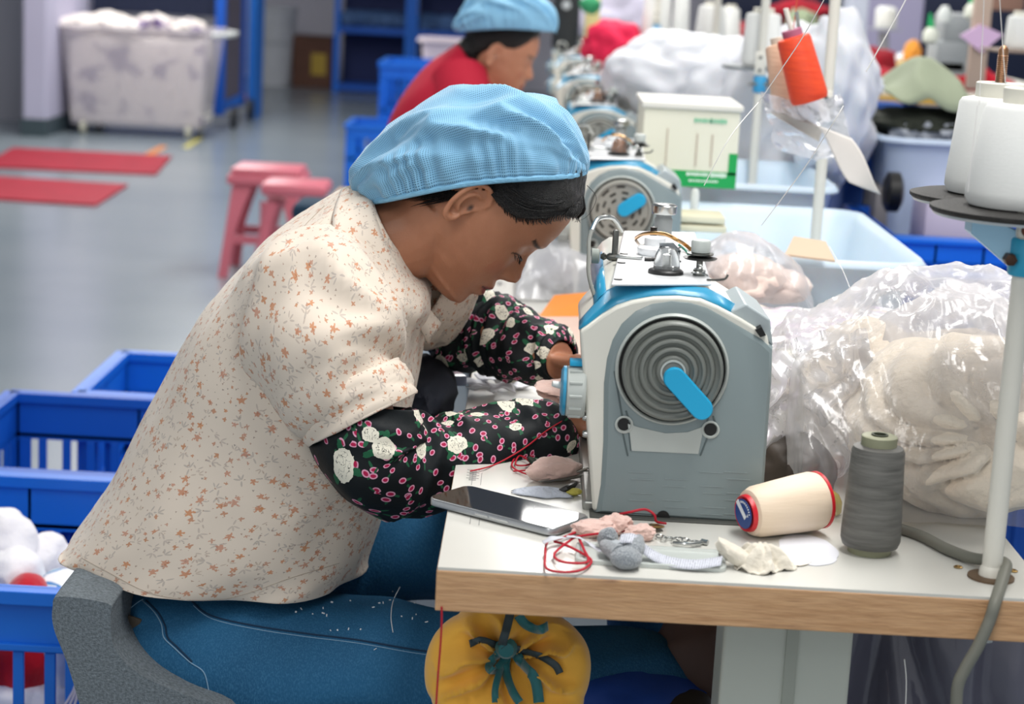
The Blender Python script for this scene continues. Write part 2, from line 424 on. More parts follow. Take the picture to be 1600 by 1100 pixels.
# ---------------------------------------------------------------- background left
def caster(m, p, r=.05):
    m.lathe((p[0]-.018, p[1], r), (1, 0, 0), [(r*.3, 0), (r, .003), (r, .033), (r*.3, .036)], 20)
def tub(root, name_tub, c, sx, sy, z0, z1, m, lip=.03, taper=.86, th=.006, rc=.08):
    """open tub with rolled rim: outer + inner skin"""
    def ring(w, d, z, r):
        out = []
        for (ax, ay, a0) in ((1, 1, 0), (-1, 1, 90), (-1, -1, 180), (1, -1, 270)):
            for k in range(7):
                t = math.radians(a0+15*k); out.append(Vector((c[0]+ax*(w/2-r)+r*math.cos(t), c[1]+ay*(d/2-r)+r*math.sin(t), z)))
        return out
    h = z1-z0; t = lambda k: taper+(1-taper)*k
    R = [ring(sx*taper, sy*taper, z0, rc*.6)]
    for k in (.3, .6, .9): R.append(ring(sx*t(k), sy*t(k), z0+h*k, rc))
    R += [ring(sx, sy, z1-lip, rc), ring(sx+2*lip, sy+2*lip, z1-lip, rc+lip), ring(sx+2*lip, sy+2*lip, z1-.008, rc+lip), ring(sx+2*lip-.012, sy+2*lip-.012, z1, rc+lip)]
    R += [ring(sx, sy, z1-.004, rc), ring(sx*.985-th, sy*.985-th, z1-.02, rc)]
    for k in (.6, .3, .03): R.append(ring(sx*t(k)-2*th, sy*t(k)-2*th, z0+h*k, rc))
    M().rings(R, cap=(1, 1)).build(name_tub, m, root, angle=50)
frost = mat('frosted_plastic', 'd6d0d6', .45, alpha=.38)
def scrap(m, b):
    n = nz(5.2, 3, stretch(uv2(False), 1, 1, 1)); n2 = nz(9, 3)
    c = mixc(smooth(n, .55, .61), 'f4ece4', '75648a'); return mixc(AND(n2 > .64)*.6, c, '5a4870')
scrap_m = mat('printed_scraps', 'ddd6d0', .9, fn=scrap)
a = PZ(118, 208); b = PZ(300, 222)
wc = (a+b)/2; W = (b-a).length
ta = P(80, 45, wc.y); tb = P(338, 45, wc.y)
bin_ = thing('wheeled_bin', (wc.x, wc.y+.35, 0), 'frosted plastic wheeled bin full of printed cloth scraps', 'bin')
zt = P(210, 42, wc.y).z; zb = P(210, 200, wc.y).z
sxt = (tb-ta).length
tub(bin_, 'tub', (wc.x-.01, wc.y+.35), sxt*.95, .62, zb, zt, frost, lip=.025, taper=.84, rc=.06)
for sx in (-1, 1):
    for sy in (.08, .58): m = M(); caster(m, (wc.x+sx*W*.42, wc.y+sy), .045); m.build('caster', mat('pale_caster', 'b9b8a8', .5), bin_)
o = M().tube([(wc.x+sxt*.46, wc.y+.05, zt-.03), (wc.x+sxt*.55, wc.y+.12, zt-.03), (wc.x+sxt*.55, wc.y+.5, zt-.03), (wc.x+sxt*.46, wc.y+.6, zt-.03)], .016).build('handle', white_m, bin_)
m = M(); m.box((wc.x-.01, wc.y+.35, (zb+zt)/2-.03), (sxt*.82, .5, (zt-zb)*.86), bev=.04)
for k in range(16):
    blob((wc.x+random.uniform(-.45, .45)*sxt, wc.y+.35+random.uniform(-.2, .2), zt-.01+random.uniform(-.02, .03)), (.12, .1, .06), .35, 2, m, 3, .2, k)
tag(m.build('cloth_scraps', scrap_m), 'white and purple printed cloth scraps heaped in the wheeled bin', 'scraps', kind='stuff')
# blue cage trolley behind it
y0 = wc.y+.95; p0 = P(105, 0, y0); p1 = P(345, 0, y0)
tr = thing('cage_trolley', ((p0.x+p1.x)/2, y0+.4, 0), 'tall blue steel trolley with grey mesh sides behind the wheeled bin', 'trolley')
xr = P(350, 100, y0).x; xl = P(108, 10, y0).x; wdt = xr-xl
for x in (xl, xr-.06):
    for yy in (y0, y0+1.0): M().box((x+.03, yy, .86), (.075, .06, 1.5)).build('post', bluep2, tr, bevel=.004)
m = M(); 
for yy in (y0, y0+1.0): m.box(((xl+xr)/2, yy, .17), (wdt, .05, .07)); m.box(((xl+xr)/2, yy, 1.15), (wdt, .05, .07))
for x in (xl+.02, xr-.02): m.box((x, y0+.5, .17), (.05, 1, .07)); m.box((x, y0+.5, 1.3), (.05, 1, .07))
m.build('frame', bluep, tr, bevel=.004)
M().box((xr-.03, y0+.5, .72), (.02, .9, 1.05)).build('side_panel', mat('grey_mesh', '6d6470', .8, var=.2, vs=20), tr, bevel=.002)
M().box((xr+.04, y0+1.35, .72), (.05, .5, 1.45)).build('end_panel', mat('bright_blue_panel', '1a74d4', .5), tr, bevel=.004)
m = M()
for k in range(20): m.box((xl+.08+(wdt-.16)*k/19, y0+.05, 1.0), (.025, .02, .32))
m.box(((xl+xr)/2, y0+.3, .98), (wdt*.9, .3, .3)); m.build('rack_bars', mat('navy_bars', '27304c', .6), tr)
for cx_, cy_ in ((xr+.06, y0+.15), (xl+.1, y0+.15), (xr+.06, y0+1)): m = M(); caster(m, (cx_, cy_), .085); m.build('caster', black, tr)
m = M()
for k in range(9): blob((xl+.1+wdt*k/9, y0+.3, 1.2), (.12, .15, .05), .3, 2, m, 3, .2, k+40)
tag(m.build('cloth_scraps', mat('pink_white_scraps', 'ead3d4', .9, var=.4, vs=12)), 'pale pink cloth scraps on top of the blue trolley', 'scraps', kind='stuff')
# barrel, carton, broom sticks by the back wall
q = PZ(424, 133)
ba = thing('lidded_bin', (q.x, q.y, 0), 'round whitish plastic bin by the back wall', 'bin')
r = .24; M().lathe((q.x, q.y, 0), (0, 0, 1), [(r*.8, 0), (r, .75), (r*1.06, .76), (r*1.06, .8), (r*.98, .8), (r*.95, .6)], 32, (1, 1)).build('body', mat('barrel_white', 'c3c6cc', .5, var=.1), ba)
M().lathe((q.x, q.y, .42), (0, 0, 1), [(r*.93, 0), (r*.96, .01), (r*.96, .03), (r*.94, .04)], 32, (0, 0)).build('hoop', mat('barrel_hoop', 'b0b4ba', .5), ba)
q = PZ(486, 137); cb = thing('carton', (q.x, q.y, 0), 'brown cardboard carton with yellow label by the back wall', 'box')
M().box((q.x, q.y+.2, .26), (.40, .4, .52)).build('box_body', mat('brown_card', '6b4a3c', .8, var=.2), cb, bevel=.006)
M().box((q.x+.07, q.y-.003, .24), (.15, .008, .22)).build('label', mat('yellow_label', 'b89a3c', .6), cb)
M().box((q.x, q.y+.2, .523), (.39, .07, .004)).build('tape', mat('carton_tape', '4e3a30', .4), cb)
m = M()
q = PZ(497, 120)
for k, dx in enumerate((0, .06, .13)):
    o = M().tube([(q.x+dx, q.y+.5, .0), (q.x+dx*1.6, q.y+.62, 1.5)], .014, 8, 1).build('broom_stick', mat('grey_stick', '7a7b84', .5)); tag(o, ['left', 'middle', 'right'][k]+'most grey pole of three leaning at the back wall behind the carton', 'pole')
# dark blue rack (two bays)
ya = 19.3
for k, (x0, x1) in enumerate(((520, 638), (640, 760))):
    A = P(x0, 135, ya); B = P(x1, 135, ya); cx = (A.x+B.x)/2; ww = B.x-A.x
    rk = thing('storage_rack', (cx, ya, 0), ['left bay of the dark blue storage rack', 'right bay of the dark blue storage rack behind the red-shirted worker'][k]+' at the back', 'rack')
    for x in (A.x, B.x-.05): M().box((x+.025, ya, .75), (.055, .05, 1.5)).build('upright', bluep, rk, bevel=.003)
    for z in (.05, .62, 1.15): M().box((cx, ya+.3, z), (ww-.06, .6, .06)).build('shelf', bluep2, rk, bevel=.003)
    M().box((cx, ya+.58, .75), (ww-.06, .02, 1.46)).build('back_panel', mat('navy_panel', '0a2058', .6), rk)
    m = M()
    for j in range(7): blob((A.x+.12+(ww-.2)*j/6, ya+.2, .72), (.12, .15, .09), .3, 2, m, 3, .1, j+k*9)
    tag(m.build('bagged_goods', mat('blue_bag_contents', '5a7cae', .6, var=.4, vs=6)), ['pale bagged goods heaped on the left rack bay shelf', 'pale bagged goods heaped on the right rack bay shelf'][k], 'bags', kind='stuff')
# ---------------------------------------------------------------- crates
def crate(label, x0, x1, y0, y1, z0, z1, m, cols=9, rows=((.18, .46), (.52, .80)), grp=None, seg=None, name='plastic_crate'):
    cx, cy = (x0+x1)/2, (y0+y1)/2; r = thing(name, (cx, cy, z0), label, 'crate', grp)
    h = z1-z0; th = .008
    def wall(a, b, inward, nm):
        a = Vector(a); b = Vector(b); L = (b-a).length; d = (b-a)/L; mm = M()
        R = Matrix.Rotation(math.atan2(d.y, d.x), 3, 'Z')
        def bar(s0, s1, t0, t1, dep=th, off=0):
            c = a+d*((s0+s1)/2)+Vector(inward)*off; mm.box((c.x, c.y, z0+(t0+t1)/2*h), (s1-s0, dep, (t1-t0)*h), R)
        bar(0, L, rows[-1][1], 1); bar(0, L, 0, rows[0][0])
        for p, q in zip(rows, rows[1:]): bar(0, L, p[1], q[0])
        bw = L/(cols*1.55+1)*.55; step = (L-bw)/cols
        for k in range(cols+1):
            wv = bw*(2.0 if k in (0, cols) or (seg and k % seg == 0) else 1); s = min(max(0, bw/2+k*step-wv/2), L-wv)
            bar(s, s+wv, rows[0][0], rows[-1][1])
        # ribs and rolled rim on the outer side
        bar(-.012, L+.012, .95, 1.0, .032, -.006); bar(0, L, rows[-1][1]+.01, rows[-1][1]+.035, .016, -.004)
        for k in range(0, cols+1, seg or 3): s = bw/2+k*step; bar(s-.004, s+.004, .02, .96, .016, -.004)
        mm.build(nm, m, r, sm=False, bevel=.0015)
    wall((x0, y0, 0), (x1, y0, 0), (0, 1, 0), 'side_wall'); wall((x0, y1, 0), (x1, y1, 0), (0, -1, 0), 'side_wall')
    c2, k0 = cols, cols
    wall((x0, y0, 0), (x0, y1, 0), (1, 0, 0), 'end_wall'); wall((x1, y0, 0), (x1, y1, 0), (-1, 0, 0), 'end_wall')
    M().box((cx, cy, z0+.006), (x1-x0, y1-y0, .01)).build('base', m, r)
    return r
zA = .42
XA0 = -1.07
crate('blue plastic crate nearest the chair, filled with white and red plush pieces', XA0, -.60, 2.6, 3.18, .02, zA, bluep, 10, ((.14, .42), (.47, .76)), seg=5)
crate('empty blue plastic crate behind the plush-filled one', -1.03, -.52, 3.22, 3.80, .02, zA, bluep2, 10, ((.14, .42), (.47, .76)), seg=5)
crate('blue plastic crate farthest back on the left, partly behind the seamstress', -.90, -.42, 3.84, 4.25, .02, zA, bluep, 10, ((.14, .42), (.47, .76)), seg=5)
q = PZ(540, 304); crate('blue crate on the floor between pink stool and red-shirted worker', q.x, q.x+.62, q.y, q.y+.5, .02, .40, bluep, 8)
q = P(597, 96, 11.5); crate('upright blue crate stack behind the red-shirted worker', q.x, q.x+.36, 11.5, 12.1, .05, q.z, bluep, 9, ((.1, .3), (.35, .55), (.6, .85)))
q = P(690, 100, 12.5)
tb_ = thing('small_tub', (q.x+.1, 12.8, q.z-.05), 'small white tub standing on blue crates behind the red-shirted worker', 'tub')
crate('blue crate carrying the small white tub behind the red-shirted worker', q.x-.2, q.x+.3, 12.6, 13.0, .02, q.z-.06, bluep2, 8)
tub(tb_, 'tub_body', (q.x, 12.8), .30, .3, q.z-.05, P(690, 62, 12.5).z, mat('tub_pink_white', 'dccfd6', .5), lip=.025, rc=.05)
# plush pieces in the nearest crate
pw = mat('white_plush', 'eceaee', .9, sheen=.5, spec=.1, bump=.6, bs=60); pr = mat('red_plush', 'b8061e', .85, sheen=.4, spec=.1, bump=.4, bs=80)
def lump(name, px, py, Y, d, m, label, cat, seed, amp=.16, rot=None, ridg=.0):
    o = blob(P(px, py, Y), d, amp, 1.6, None, 4, ridg, seed, rot=rot).build(name, m); return tag(o, label, cat)
lump('plush_piece', 10, 865, 2.95, (.055, .07, .075), pw, 'white folded plush piece at the left end of the crate', 'plush', 1)
lump('plush_piece', 72, 880, 2.98, (.045, .05, .05), pw, 'white plush piece leaning beside the red ball', 'plush', 2)
lump('plush_ball', 42, 932, 2.80, (.032, .05, .035), pr, 'round red plush ball on top of the crate pile', 'plush', 3, .05)
lump('plush_ball', 33, 1030, 2.70, (.06, .05, .075), pr, 'large dark red plush shape low inside the crate', 'plush', 4, .1)
lump('plush_piece', 95, 1030, 2.70, (.03, .04, .055), pw, 'small white plush piece low in the crate by its right end', 'plush', 5)
lump('plush_piece', 40, 1090, 2.68, (.09, .05, .03), pw, 'white plush piece at the bottom of the crate', 'plush', 6)
lump('plush_piece', 20, 905, 2.88, (.05, .06, .05), pw, 'white plush piece tucked behind the red ball', 'plush', 8)
def swirl(m, b):
    n = nz(14, 1); return mixc(AND(E.m('ABSOLUTE', n-.5) < .035), mixc(n > .56, 'eef0f4', '9ccbe0'), '4a86c0')
lump('plush_piece', 100, 915, 2.85, (.04, .05, .022), mat('blue_white_plush', 'cfdff0', .8, fn=swirl), 'white and light blue striped plush piece beside the chair', 'plush', 7)
lump('orange_bead', 41, 893, 2.86, (.012, .012, .012), mat('orange_foam', 'e59a3a', .7), 'tiny orange foam piece above the red ball', 'foam piece', 7, .05)
lump('orange_card_piece', 55, 822, 3.35, (.07, .03, .05), mat('orange_foam'  , 'e59a3a', .7), 'orange foam sheet seen through the crate slots', 'foam piece', 9, .05)
m = M()
for k in range(3): m.tube([P(128+k*4, 985, 2.59), P(112+k*5, 1030, 2.585), P(118+k*3, 1070, 2.585), P(96+k*9, 1110, 2.585)], [.003, .003, .002, .002], 6)
tag(m.build('ribbon', mat('lilac_ribbon', 'c9c4dc', .6)), 'pale lilac ribbon strands trailing down beside the crate', 'ribbon')
# ---------------------------------------------------------------- pink stool
pk = mat('pink_plastic', 'd0707f', .4, sss=.08)
s0 = PZ(345, 430); s1 = PZ(440, 445)
sx = s0.x; sy = s0.y-.05; SW = .33
st = thing('plastic_stool', (sx+SW/2, sy+SW/2, 0), 'pink plastic stool on the grey floor', 'stool')
sh = .45
M().box((sx+SW/2+.01, sy+SW/2, sh-.012), (SW*.86, SW*.86, .03), bev=.012).build('seat', pk, st)
M().box((sx+SW/2+.01, sy+SW/2, sh-.045), (SW*.93, SW*.93, .04)).build('rim', pk, st, bevel=.008)
for ax in (-1, 1):
    for ay in (-1, 1):
        cx, cy = sx+SW/2+.01, sy+SW/2
        tp = Vector((cx+ax*SW*.40, cy+ay*SW*.40, sh-.06)); bt = Vector((cx+ax*SW*.54, cy+ay*SW*.54, 0))
        mm = M(); rings = []
        for t in (0, .25, .5, .8, 1):
            p = tp.lerp(bt, t); w_ = .085-.045*min(1, t*2.0)**.8
            rings.append([p, p+Vector((-ax*w_, 0, 0)), p+Vector((-ax*w_, -ay*.012, 0)), p+Vector((-ax*.012, -ay*.012, 0)), p+Vector((-ax*.012, -ay*w_, 0)), p+Vector((0, -ay*w_, 0))])
        mm.rings(rings).build('leg', pk, st, angle=30)
mm = M(); mm.box((cx, cy-SW*.46, .16), (SW*.9, .012, .035)); mm.box((cx, cy+SW*.46, .16), (SW*.9, .012, .035)); mm.box((cx-SW*.46, cy, .16), (.012, SW*.9, .035)); mm.box((cx+SW*.46, cy, .16), (.012, SW*.9, .035))
mm.build('stretcher', pk, st)
# second stool beside, with a dark cushion behind the seamstress
c2 = P(455, 330, 7.4)
q = PZ(432, 452)
st2 = thing('plastic_stool', (c2.x+.1, 7.4, 0), 'darker pink plastic stool standing in front of the other pink stool', 'stool')
for ax in (-1, 1):
    for ay in (-1, 1):
        tp = Vector((c2.x+ax*.09+.02, 7.4+ay*.09, c2.z+.04)); bt = Vector((c2.x+ax*.15+.02, 7.4+ay*.14, 0))
        M().tube([tp, tp.lerp(bt, .3), bt], [.04, .022, .018], 8).build('leg', pk, st2)
M().box((c2.x+.02, 7.4, P(455, 292, 7.4).z), (.25, .26, .05), bev=.018).build('seat', pk, st2)
c3 = P(500, 312, 5.3)
bn = thing('padded_bench', (c3.x+.1, 5.3, 0), 'low bench with dark teal cushion behind the seamstress', 'bench')
M().box((c3.x+.16, 5.35, c3.z+.005), (.26, .3, .02), bev=.006).build('seat_board', mat('tan_board', 'b89a80', .6, var=.2), bn)
M().box((c3.x+.09, 5.24, c3.z-.02), (.30, .2, .05), bev=.02).build('cushion', mat('teal_cushion', '17354c', .8), bn)
for ax in (-1, 1):
    for ay in (0, 1): M().box((c3.x+.12+ax*.15, 5.2+ay*.3, (c3.z-.07)/2), (.03, .03, c3.z-.07)).build('leg', mat('dark_leg', '2a1a1e', .6), bn)
# ---------------------------------------------------------------- sewing tables
PITCHY = 1.33
def oak(m, b):
    n = nz(18, 6, stretch(uv2(False), 1.3, 1.3, 14)); n2 = nz(7, 5, stretch(uv2(False), 1, 1, 7)); n3 = nz(60, 3, stretch(uv2(False), .6, .6, 6))
    c = mixc(smooth(n, .35, .68), 'cba178', 'b58a62'); c = mixc(smooth(n3, .45, .75)*.35, c, 'd9ae7e')
    n4 = nz(5, 2)
    return mixc(AND(smooth(n2, .57, .64), smooth(n4, .42, .55), smooth(nz(70, 3, stretch(uv2(False), .5, .5, 4)), .42, .6))*.75, c, '7a5440')
oak_m = mat('oak_edging', 'c08a58', .5, fn=oak, bump=.25, bs=60, bstretch=(1, 1, 12))
lam_m = mat('white_laminate', 'd0cfc8', .3, spec=.5, var=.05, vs=5, coat=.1)
steelp = mat('painted_steel', 'bfc4ba', .45, var=.05, vs=6)
steelg = mat('grey_underframe', '8f8a86', .5, var=.08, vs=10)
tl = T(684, 886); XL = tl.x; YF = tl.y; XR = XL+.585; LEN = 1.17; TH = .040
def table(dy, label):
    yc = YF+dy
    t = thing('sewing_table', ((XL+XR)/2, yc+LEN/2, 0), label, 'table', 'sewing tables in the row')
    M().box(((XL+XR)/2, yc+LEN/2, TT-.0015), (XR-XL, LEN, .003)).build('laminate_top', lam_m, t, sm=False)
    M().box(((XL+XR)/2, yc+LEN/2, TT-.003-TH/2), (XR-XL+.002, LEN+.002, TH)).build('wood_edging', oak_m, t, sm=False, bevel=.0012)
    zf = TT-.003-TH
    M().box(((XL+XR)/2+.02, yc+.16, zf-.012), (.40, .06, .024)).build('cross_rail', steelg, t, bevel=.002)
    M().box(((XL+XR)/2+.02, yc+LEN-.2, zf-.012), (.40, .06, .024)).build('cross_rail', steelg, t, bevel=.002)
    lx = T(1230, 985, 0).x
    for yy in (yc+.13, yc+LEN-.2):
        m = M(); m.box((LX, yy+.03, (zf-.024)/2+.02), (LW, .07, zf-.064)); m.build('leg', steelp, t, bevel=.004)
        M().box((LX+.004, yy-.006, (zf-.024)/2+.02), (.012, .004, zf-.07)).build('groove_shade', mat('groove_shadow_paint', '9fa49a', .5), t)  # groove drawn as a proud strip painted in its shade
        M().box((LX, yy+.03, .02), (LW+.03, .46, .035)).build('foot', steelp, t, bevel=.004)
    return t
a_ = P(1130, 1010, YF+.12); b_ = P(1334, 1010, YF+.12); LX = (a_.x+b_.x)/2; LW = b_.x-a_.x
t1 = table(0, 'nearest sewing table with white laminate top and oak edging, under the grey machine')
M().box((P(1540, 990, YF+.06).x+.06, YF+.06, TT-.003-TH-.008), (.20, .02, .016)).build('white_bracket', white_m, t1, sm=False)
scr = [(1497, 887, .0045), (1583, 893, .0045)]
for px, py, r in scr:
    p = T(px, py); M().lathe(p+Vector((0, 0, .0004)), (0, 0, 1), [(r, 0), (r, .0008), (r*.75, .0014), (r*.7, .0006), (0.0005, .0006)], 20).build('screw', brass, t1)
# inlaid ruler marks (printed) on the laminate
ink = mat('ruler_ink', '6a6a70', .6)
m = M()
for k in range(12): p = T(738+2, 735+0)+Vector((.012*0, -.004*k, .0006)); m.box(p, (.008 if k % 3 else .014, .0004, .0003))
m.box(T(752, 748, .0006), (.0004, .05, .0003)); m.box(T(738, 748, .0006), (.0004, .05, .0003)); m.box(T(735, 812, .0006), (.0004, .03, .0003)); m.box(T(749, 814, .0006), (.0004, .03, .0003))
m.build('ruler_print', ink, t1, sm=False)
# recessed drawer-slot plate line in front
for i, lab in enumerate(('second sewing table in the row, under the machine with the slotted wheel', 'third sewing table in the row', 'fourth sewing table in the row, where the red-shirted worker sits', 'fifth sewing table in the row')):
    r = copy_tree(t1, (0, PITCHY*(i+1), 0), lab)
# ---------------------------------------------------------------- sewing machine (prototype built at its real place)
YM = T(1050, 812).y
def Q(px, py, dy=0): return P(px, py, YM+dy)
def Qp(px, py, dy=0): return P(px, py, YM)+Vector((0, dy, 0))
ma = thing('sewing_machine', (T(1050, 812).x, YM, TT), 'nearest grey and cream industrial sewing machine with concentric-ringed handwheel', 'machine', 'sewing machines in the row')
def sect(px, dy, n=1): return [P(x, y, YM)+Vector((0, dy, 0)) for x, y in px]
# cream body: near outline (pillar) in image-plane metres
near = [(926, 800), (919, 690), (912, 600), (906, 519), (917, 512), (941, 494), (964, 480), (988, 472), (1022, 466), (1060, 465), (1096, 469), (1124, 481), (1160, 500), (1200, 525), (1206, 560), (1190, 815)]
mid = [(926, 800), (919, 690), (912, 600), (907, 515), (916, 503), (934, 483), (950, 466), (966, 458), (1010, 455), (1060, 455), (1108, 461), (1130, 472), (1165, 494), (1196, 514), (1202, 560), (1186, 815)]
m = M(); m.rings([sect(near, .004), sect(near, .012), sect(mid, .034), sect(mid, .16), ], cap=(1, 1))
m.build('pillar', cream, ma, bevel=.003, angle=35)
def arm_sec(sc_, dz, bot):
    top = [(934, bot), (924, 520), (930, 490), (950, 467), (966, 458), (1010, 455), (1060, 455), (1104, 461), (1126, 473), (1142, 510), (1136, bot)]
    return [Vector((interp([(-1, 0)], 0)+(v.x-.145)*sc_+.145, v.y, v.z+dz)) for v in sect(top, 0)]
rr = []
for dy, s_, b_ in ((.15, 1, 620), (.2, .98, 600), (.33, .93, 600), (.345, .92, 780), (.42, .90, 780), (.44, .84, 770)):
    rr.append([v+Vector((0, dy, 0)) for v in arm_sec(s_, 0 if dy < .43 else -.006, b_)])
M().rings(rr).build('arm', cream, ma, bevel=.003, angle=35)
ZT = Q(1040, 455, 0).z+.0005
def top(px, py, h=0): return PZ(px, py, ZT+h)
# white top plate and its rim
e0 = top(955, 447, .001); e1 = top(1112, 447, .001); f0 = top(974, 364, .001); f1 = top(1086, 366, .001)
M().prism([e0, e1, f1, f0], (0, 0, .003)).build('top_plate', cwhite, ma, sm=False, bevel=.0015)
# blue stripe following the shoulder
up = [(905, 519), (914, 501), (935, 476), (953, 459), (972, 449), (1012, 446.5), (1060, 447.5), (1104, 454), (1124, 468), (1136, 482)]
lo = [(907, 523), (919, 511), (944, 492), (972, 476), (1000, 467), (1030, 462), (1060, 460), (1090, 463), (1112, 474), (1130, 486)]
def lift(pts, dy, k): return [P(x, y, YM)+Vector((0, dy, k)) for x, y in pts]
R_ = [lift(near[3:13], .0125, .0006), lift(mid[3:13], .0345, .0010), lift(mid[3:13], .040, .0010)]
for r_ in R_: r_[0].x -= .0008
M().rings([R_[0], [a*.5+b*.5 for a, b in zip(R_[0], R_[1])], R_[1], R_[2]], closed=False, cap=(0, 0)).build('blue_stripe', stripe, ma, solid=.0012)
m = M(); m.add(sect([(908, 517), (917, 502), (936, 474), (950, 446), (948, 460), (936, 486), (922, 506)], .04), [(0, 1, 2, 3, 4, 5, 6)])
# side blue band down the arm
A0, A1 = P(932, 486, YM)+Vector((-.0015, .036, 0)), P(950, 466, YM)+Vector((-.001, .036, .0010))
B0, B1 = arm_sec(.93, 0, 600)[2]+Vector((-.0015, .33, 0)), arm_sec(.93, 0, 600)[3]+Vector((-.001, .33, .0012))
M().rings([[A0, A0.lerp(A1, .5)+Vector((-.001, 0, .001)), A1], [B0, B0.lerp(B1, .5)+Vector((-.001, 0, .001)), B1]], closed=False, cap=(0, 0)).build('blue_side_band', stripe, ma, solid=.001)
# grey end cover
cov = [(928, 803), (936, 760), (940, 690), (941, 600), (946, 560), (955, 530), (970, 504), (992, 484), (1018, 472), (1050, 467), (1080, 470), (1106, 478), (1130, 492), (1160, 510), (1192, 528), (1209, 545), (1207, 600), (1198, 720), (1191, 822), (1060, 813)]
cov_i = [(940, 798), (946, 758), (950, 690), (951, 600), (955, 565), (963, 538), (976, 514), (996, 496), (1020, 486), (1050, 482), (1078, 484), (1102, 491), (1128, 504), (1158, 521), (1188, 538), (1202, 551), (1200, 600), (1192, 718), (1186, 814), (1060, 806)]
def zig(px, dy): return sect(px, dy)
m = M(); m.rings([sect(cov, .09), sect(cov, .010), sect([( (a[0]*2+b[0])/3, (a[1]*2+b[1])/3) for a, b in zip(cov, cov_i)], .003), sect(cov_i, 0)], cap=(1, 1))
m.build('end_cover', grey, ma, angle=32)
# rear motor box top
mb = [(1122, 470), (1150, 480), (1170, 478), (1206, 505), (1209, 545), (1192, 528), (1150, 505)]
m = M(); m.rings([sect([(1134, 494), (1168, 478), (1206, 503), (1210, 545), (1191, 528)], .012), sect([(1134, 492), (1168, 476), (1203, 500), (1206, 545), (1190, 526)], .12)])
m.build('motor_box', mat('machine_grey_top', 'a3adb0', .35), ma, bevel=.002)
M().prism(sect([(1180, 516), (1190, 511), (1197, 524), (1188, 527)], .0), (0, .05, .002)).build('vent_slot', black, ma)
# lower panel recess, screw wells and seams
c = Q(1050, 577); rw = (Q(1135, 577)-c).length
M().lathe(c, (0, -1, 0), [(rw*1.045, -.004), (rw*1.05, .002), (rw*1.01, .0045), (rw*.985, .003), (rw*.98, -.0015)], 64, (0, 0)).build('wheel_housing', greyl, ma)
M().lathe(c, (0, -1, 0), [(rw*.985, -.001), (rw*.98, .0012), (rw*.02, .0012)], 64, (0, 1)).build('wheel_gap', mat('gap_black', '0c0d0d', .6), ma)
prof = [(rw*.93, .001), (rw*.93, .011), (rw*.905, .015), (rw*.87, .0155), (rw*.84, .012)]
for k in range(4):
    r0 = .81-.155*k
    prof += [(rw*r0, .0115), (rw*(r0-.03), .0105), (rw*(r0-.045), .0135), (rw*(r0-.075), .0150), (rw*(r0-.11), .0148), (rw*(r0-.13), .0120)]
prof += [(rw*.24, .0115), (rw*.235, .016), (rw*.21, .017), (.0005, .017)]
wh = M().lathe(c, (0, -1, 0), prof, 72).build('handwheel', greyd, ma, angle=60)
def capsule(p0, p1, r, dy, th):
    d = (p1-p0); a0 = math.atan2(d.z, d.x); out = []
    for s_, c_ in ((1, p1), (-1, p0)):
        for k in range(13): t = a0+(-PI/2+PI*k/12)+(0 if s_ > 0 else PI); out.append(c_+Vector((math.cos(t)*r, dy, math.sin(t)*r)))
    return out
h0 = Q(1052, 585); h1 = Q(1094, 632)
m = M(); cp = capsule(h0, h1, rw*.205, -.0145, 0); cp2 = capsule(h0, h1, rw*.185, -.0235, 0); m.rings([cp, [v+Vector((0, -.007, 0)) for v in cp], cp2]); m.build('wheel_handle', teal, wh)
M().lathe(c+Vector((0, -.0168, 0)), (0, -1, 0), [(rw*.235, 0), (rw*.235, .001), (rw*.20, .0012)], 40, (0, 0)).build('hub_ring', greyl, wh)
# slots ring marks so that the wheel reads as pierced
for px, py in ((975, 663), (1110, 671)):
    p = Q(px, py); M().lathe(p, (0, -1, 0), [(.0092, -.002), (.0095, .0016), (.0078, .0022), (.0068, .0008), (.0066, -.001)], 24, (0, 0)).build('screw_well', greyl, ma)
    M().lathe(p, (0, -1, 0), [(.0066, .0003), (.0066, .0006), (.0002, .0006)], 20).build('screw_hole', black, ma)
pan = [(983, 672), (1000, 690), (1084, 697), (1102, 678), (1090, 709), (986, 704)]
pan = [(981, 662), (1000, 668), (1040, 677), (1075, 675), (1100, 666), (1095, 690), (1091, 709), (985, 704)]
M().prism(sect(pan, -.0008), (0, .002, 0)).build('light_panel', greyl, ma, sm=False)
m = M()
for a, b in (((960, 580), (972, 650)), ((973, 676), (981, 712)), ((1106, 682), (1094, 712)), ((983, 676), (986, 704)), ((978, 642), (984, 660)), ((1108, 648), (1103, 664)), ((1114, 650), (1122, 672))):
    m.tube([Q(*a)+Vector((0, -.0003, 0)), Q(*b)+Vector((0, -.0003, 0))], .0009, 6, 1)
m.build('cover_seams', mat('seam_grey', '566264', .5), ma)
m = M()
for row in range(7):
    for cx_ in (1000, 1053, 1112, 1150):
        if (row+cx_) % 3: p = Q(cx_+row % 2*4, 738+row*11); m.box(p+Vector((0, -.0003, 0)), (.024, .0004, .0004))
m.build('embossed_lines', mat('emboss_grey', '9aa6a8', .4), ma, sm=False)
p = Q(1036, 806); m = M(); m.lathe(p+Vector((0, -.0006, -.001)), (0, -1, 0), [(.0068, 0), (.0068, .0008), (.0002, .0008)], 24); m.build('cable_hole', black, ma)
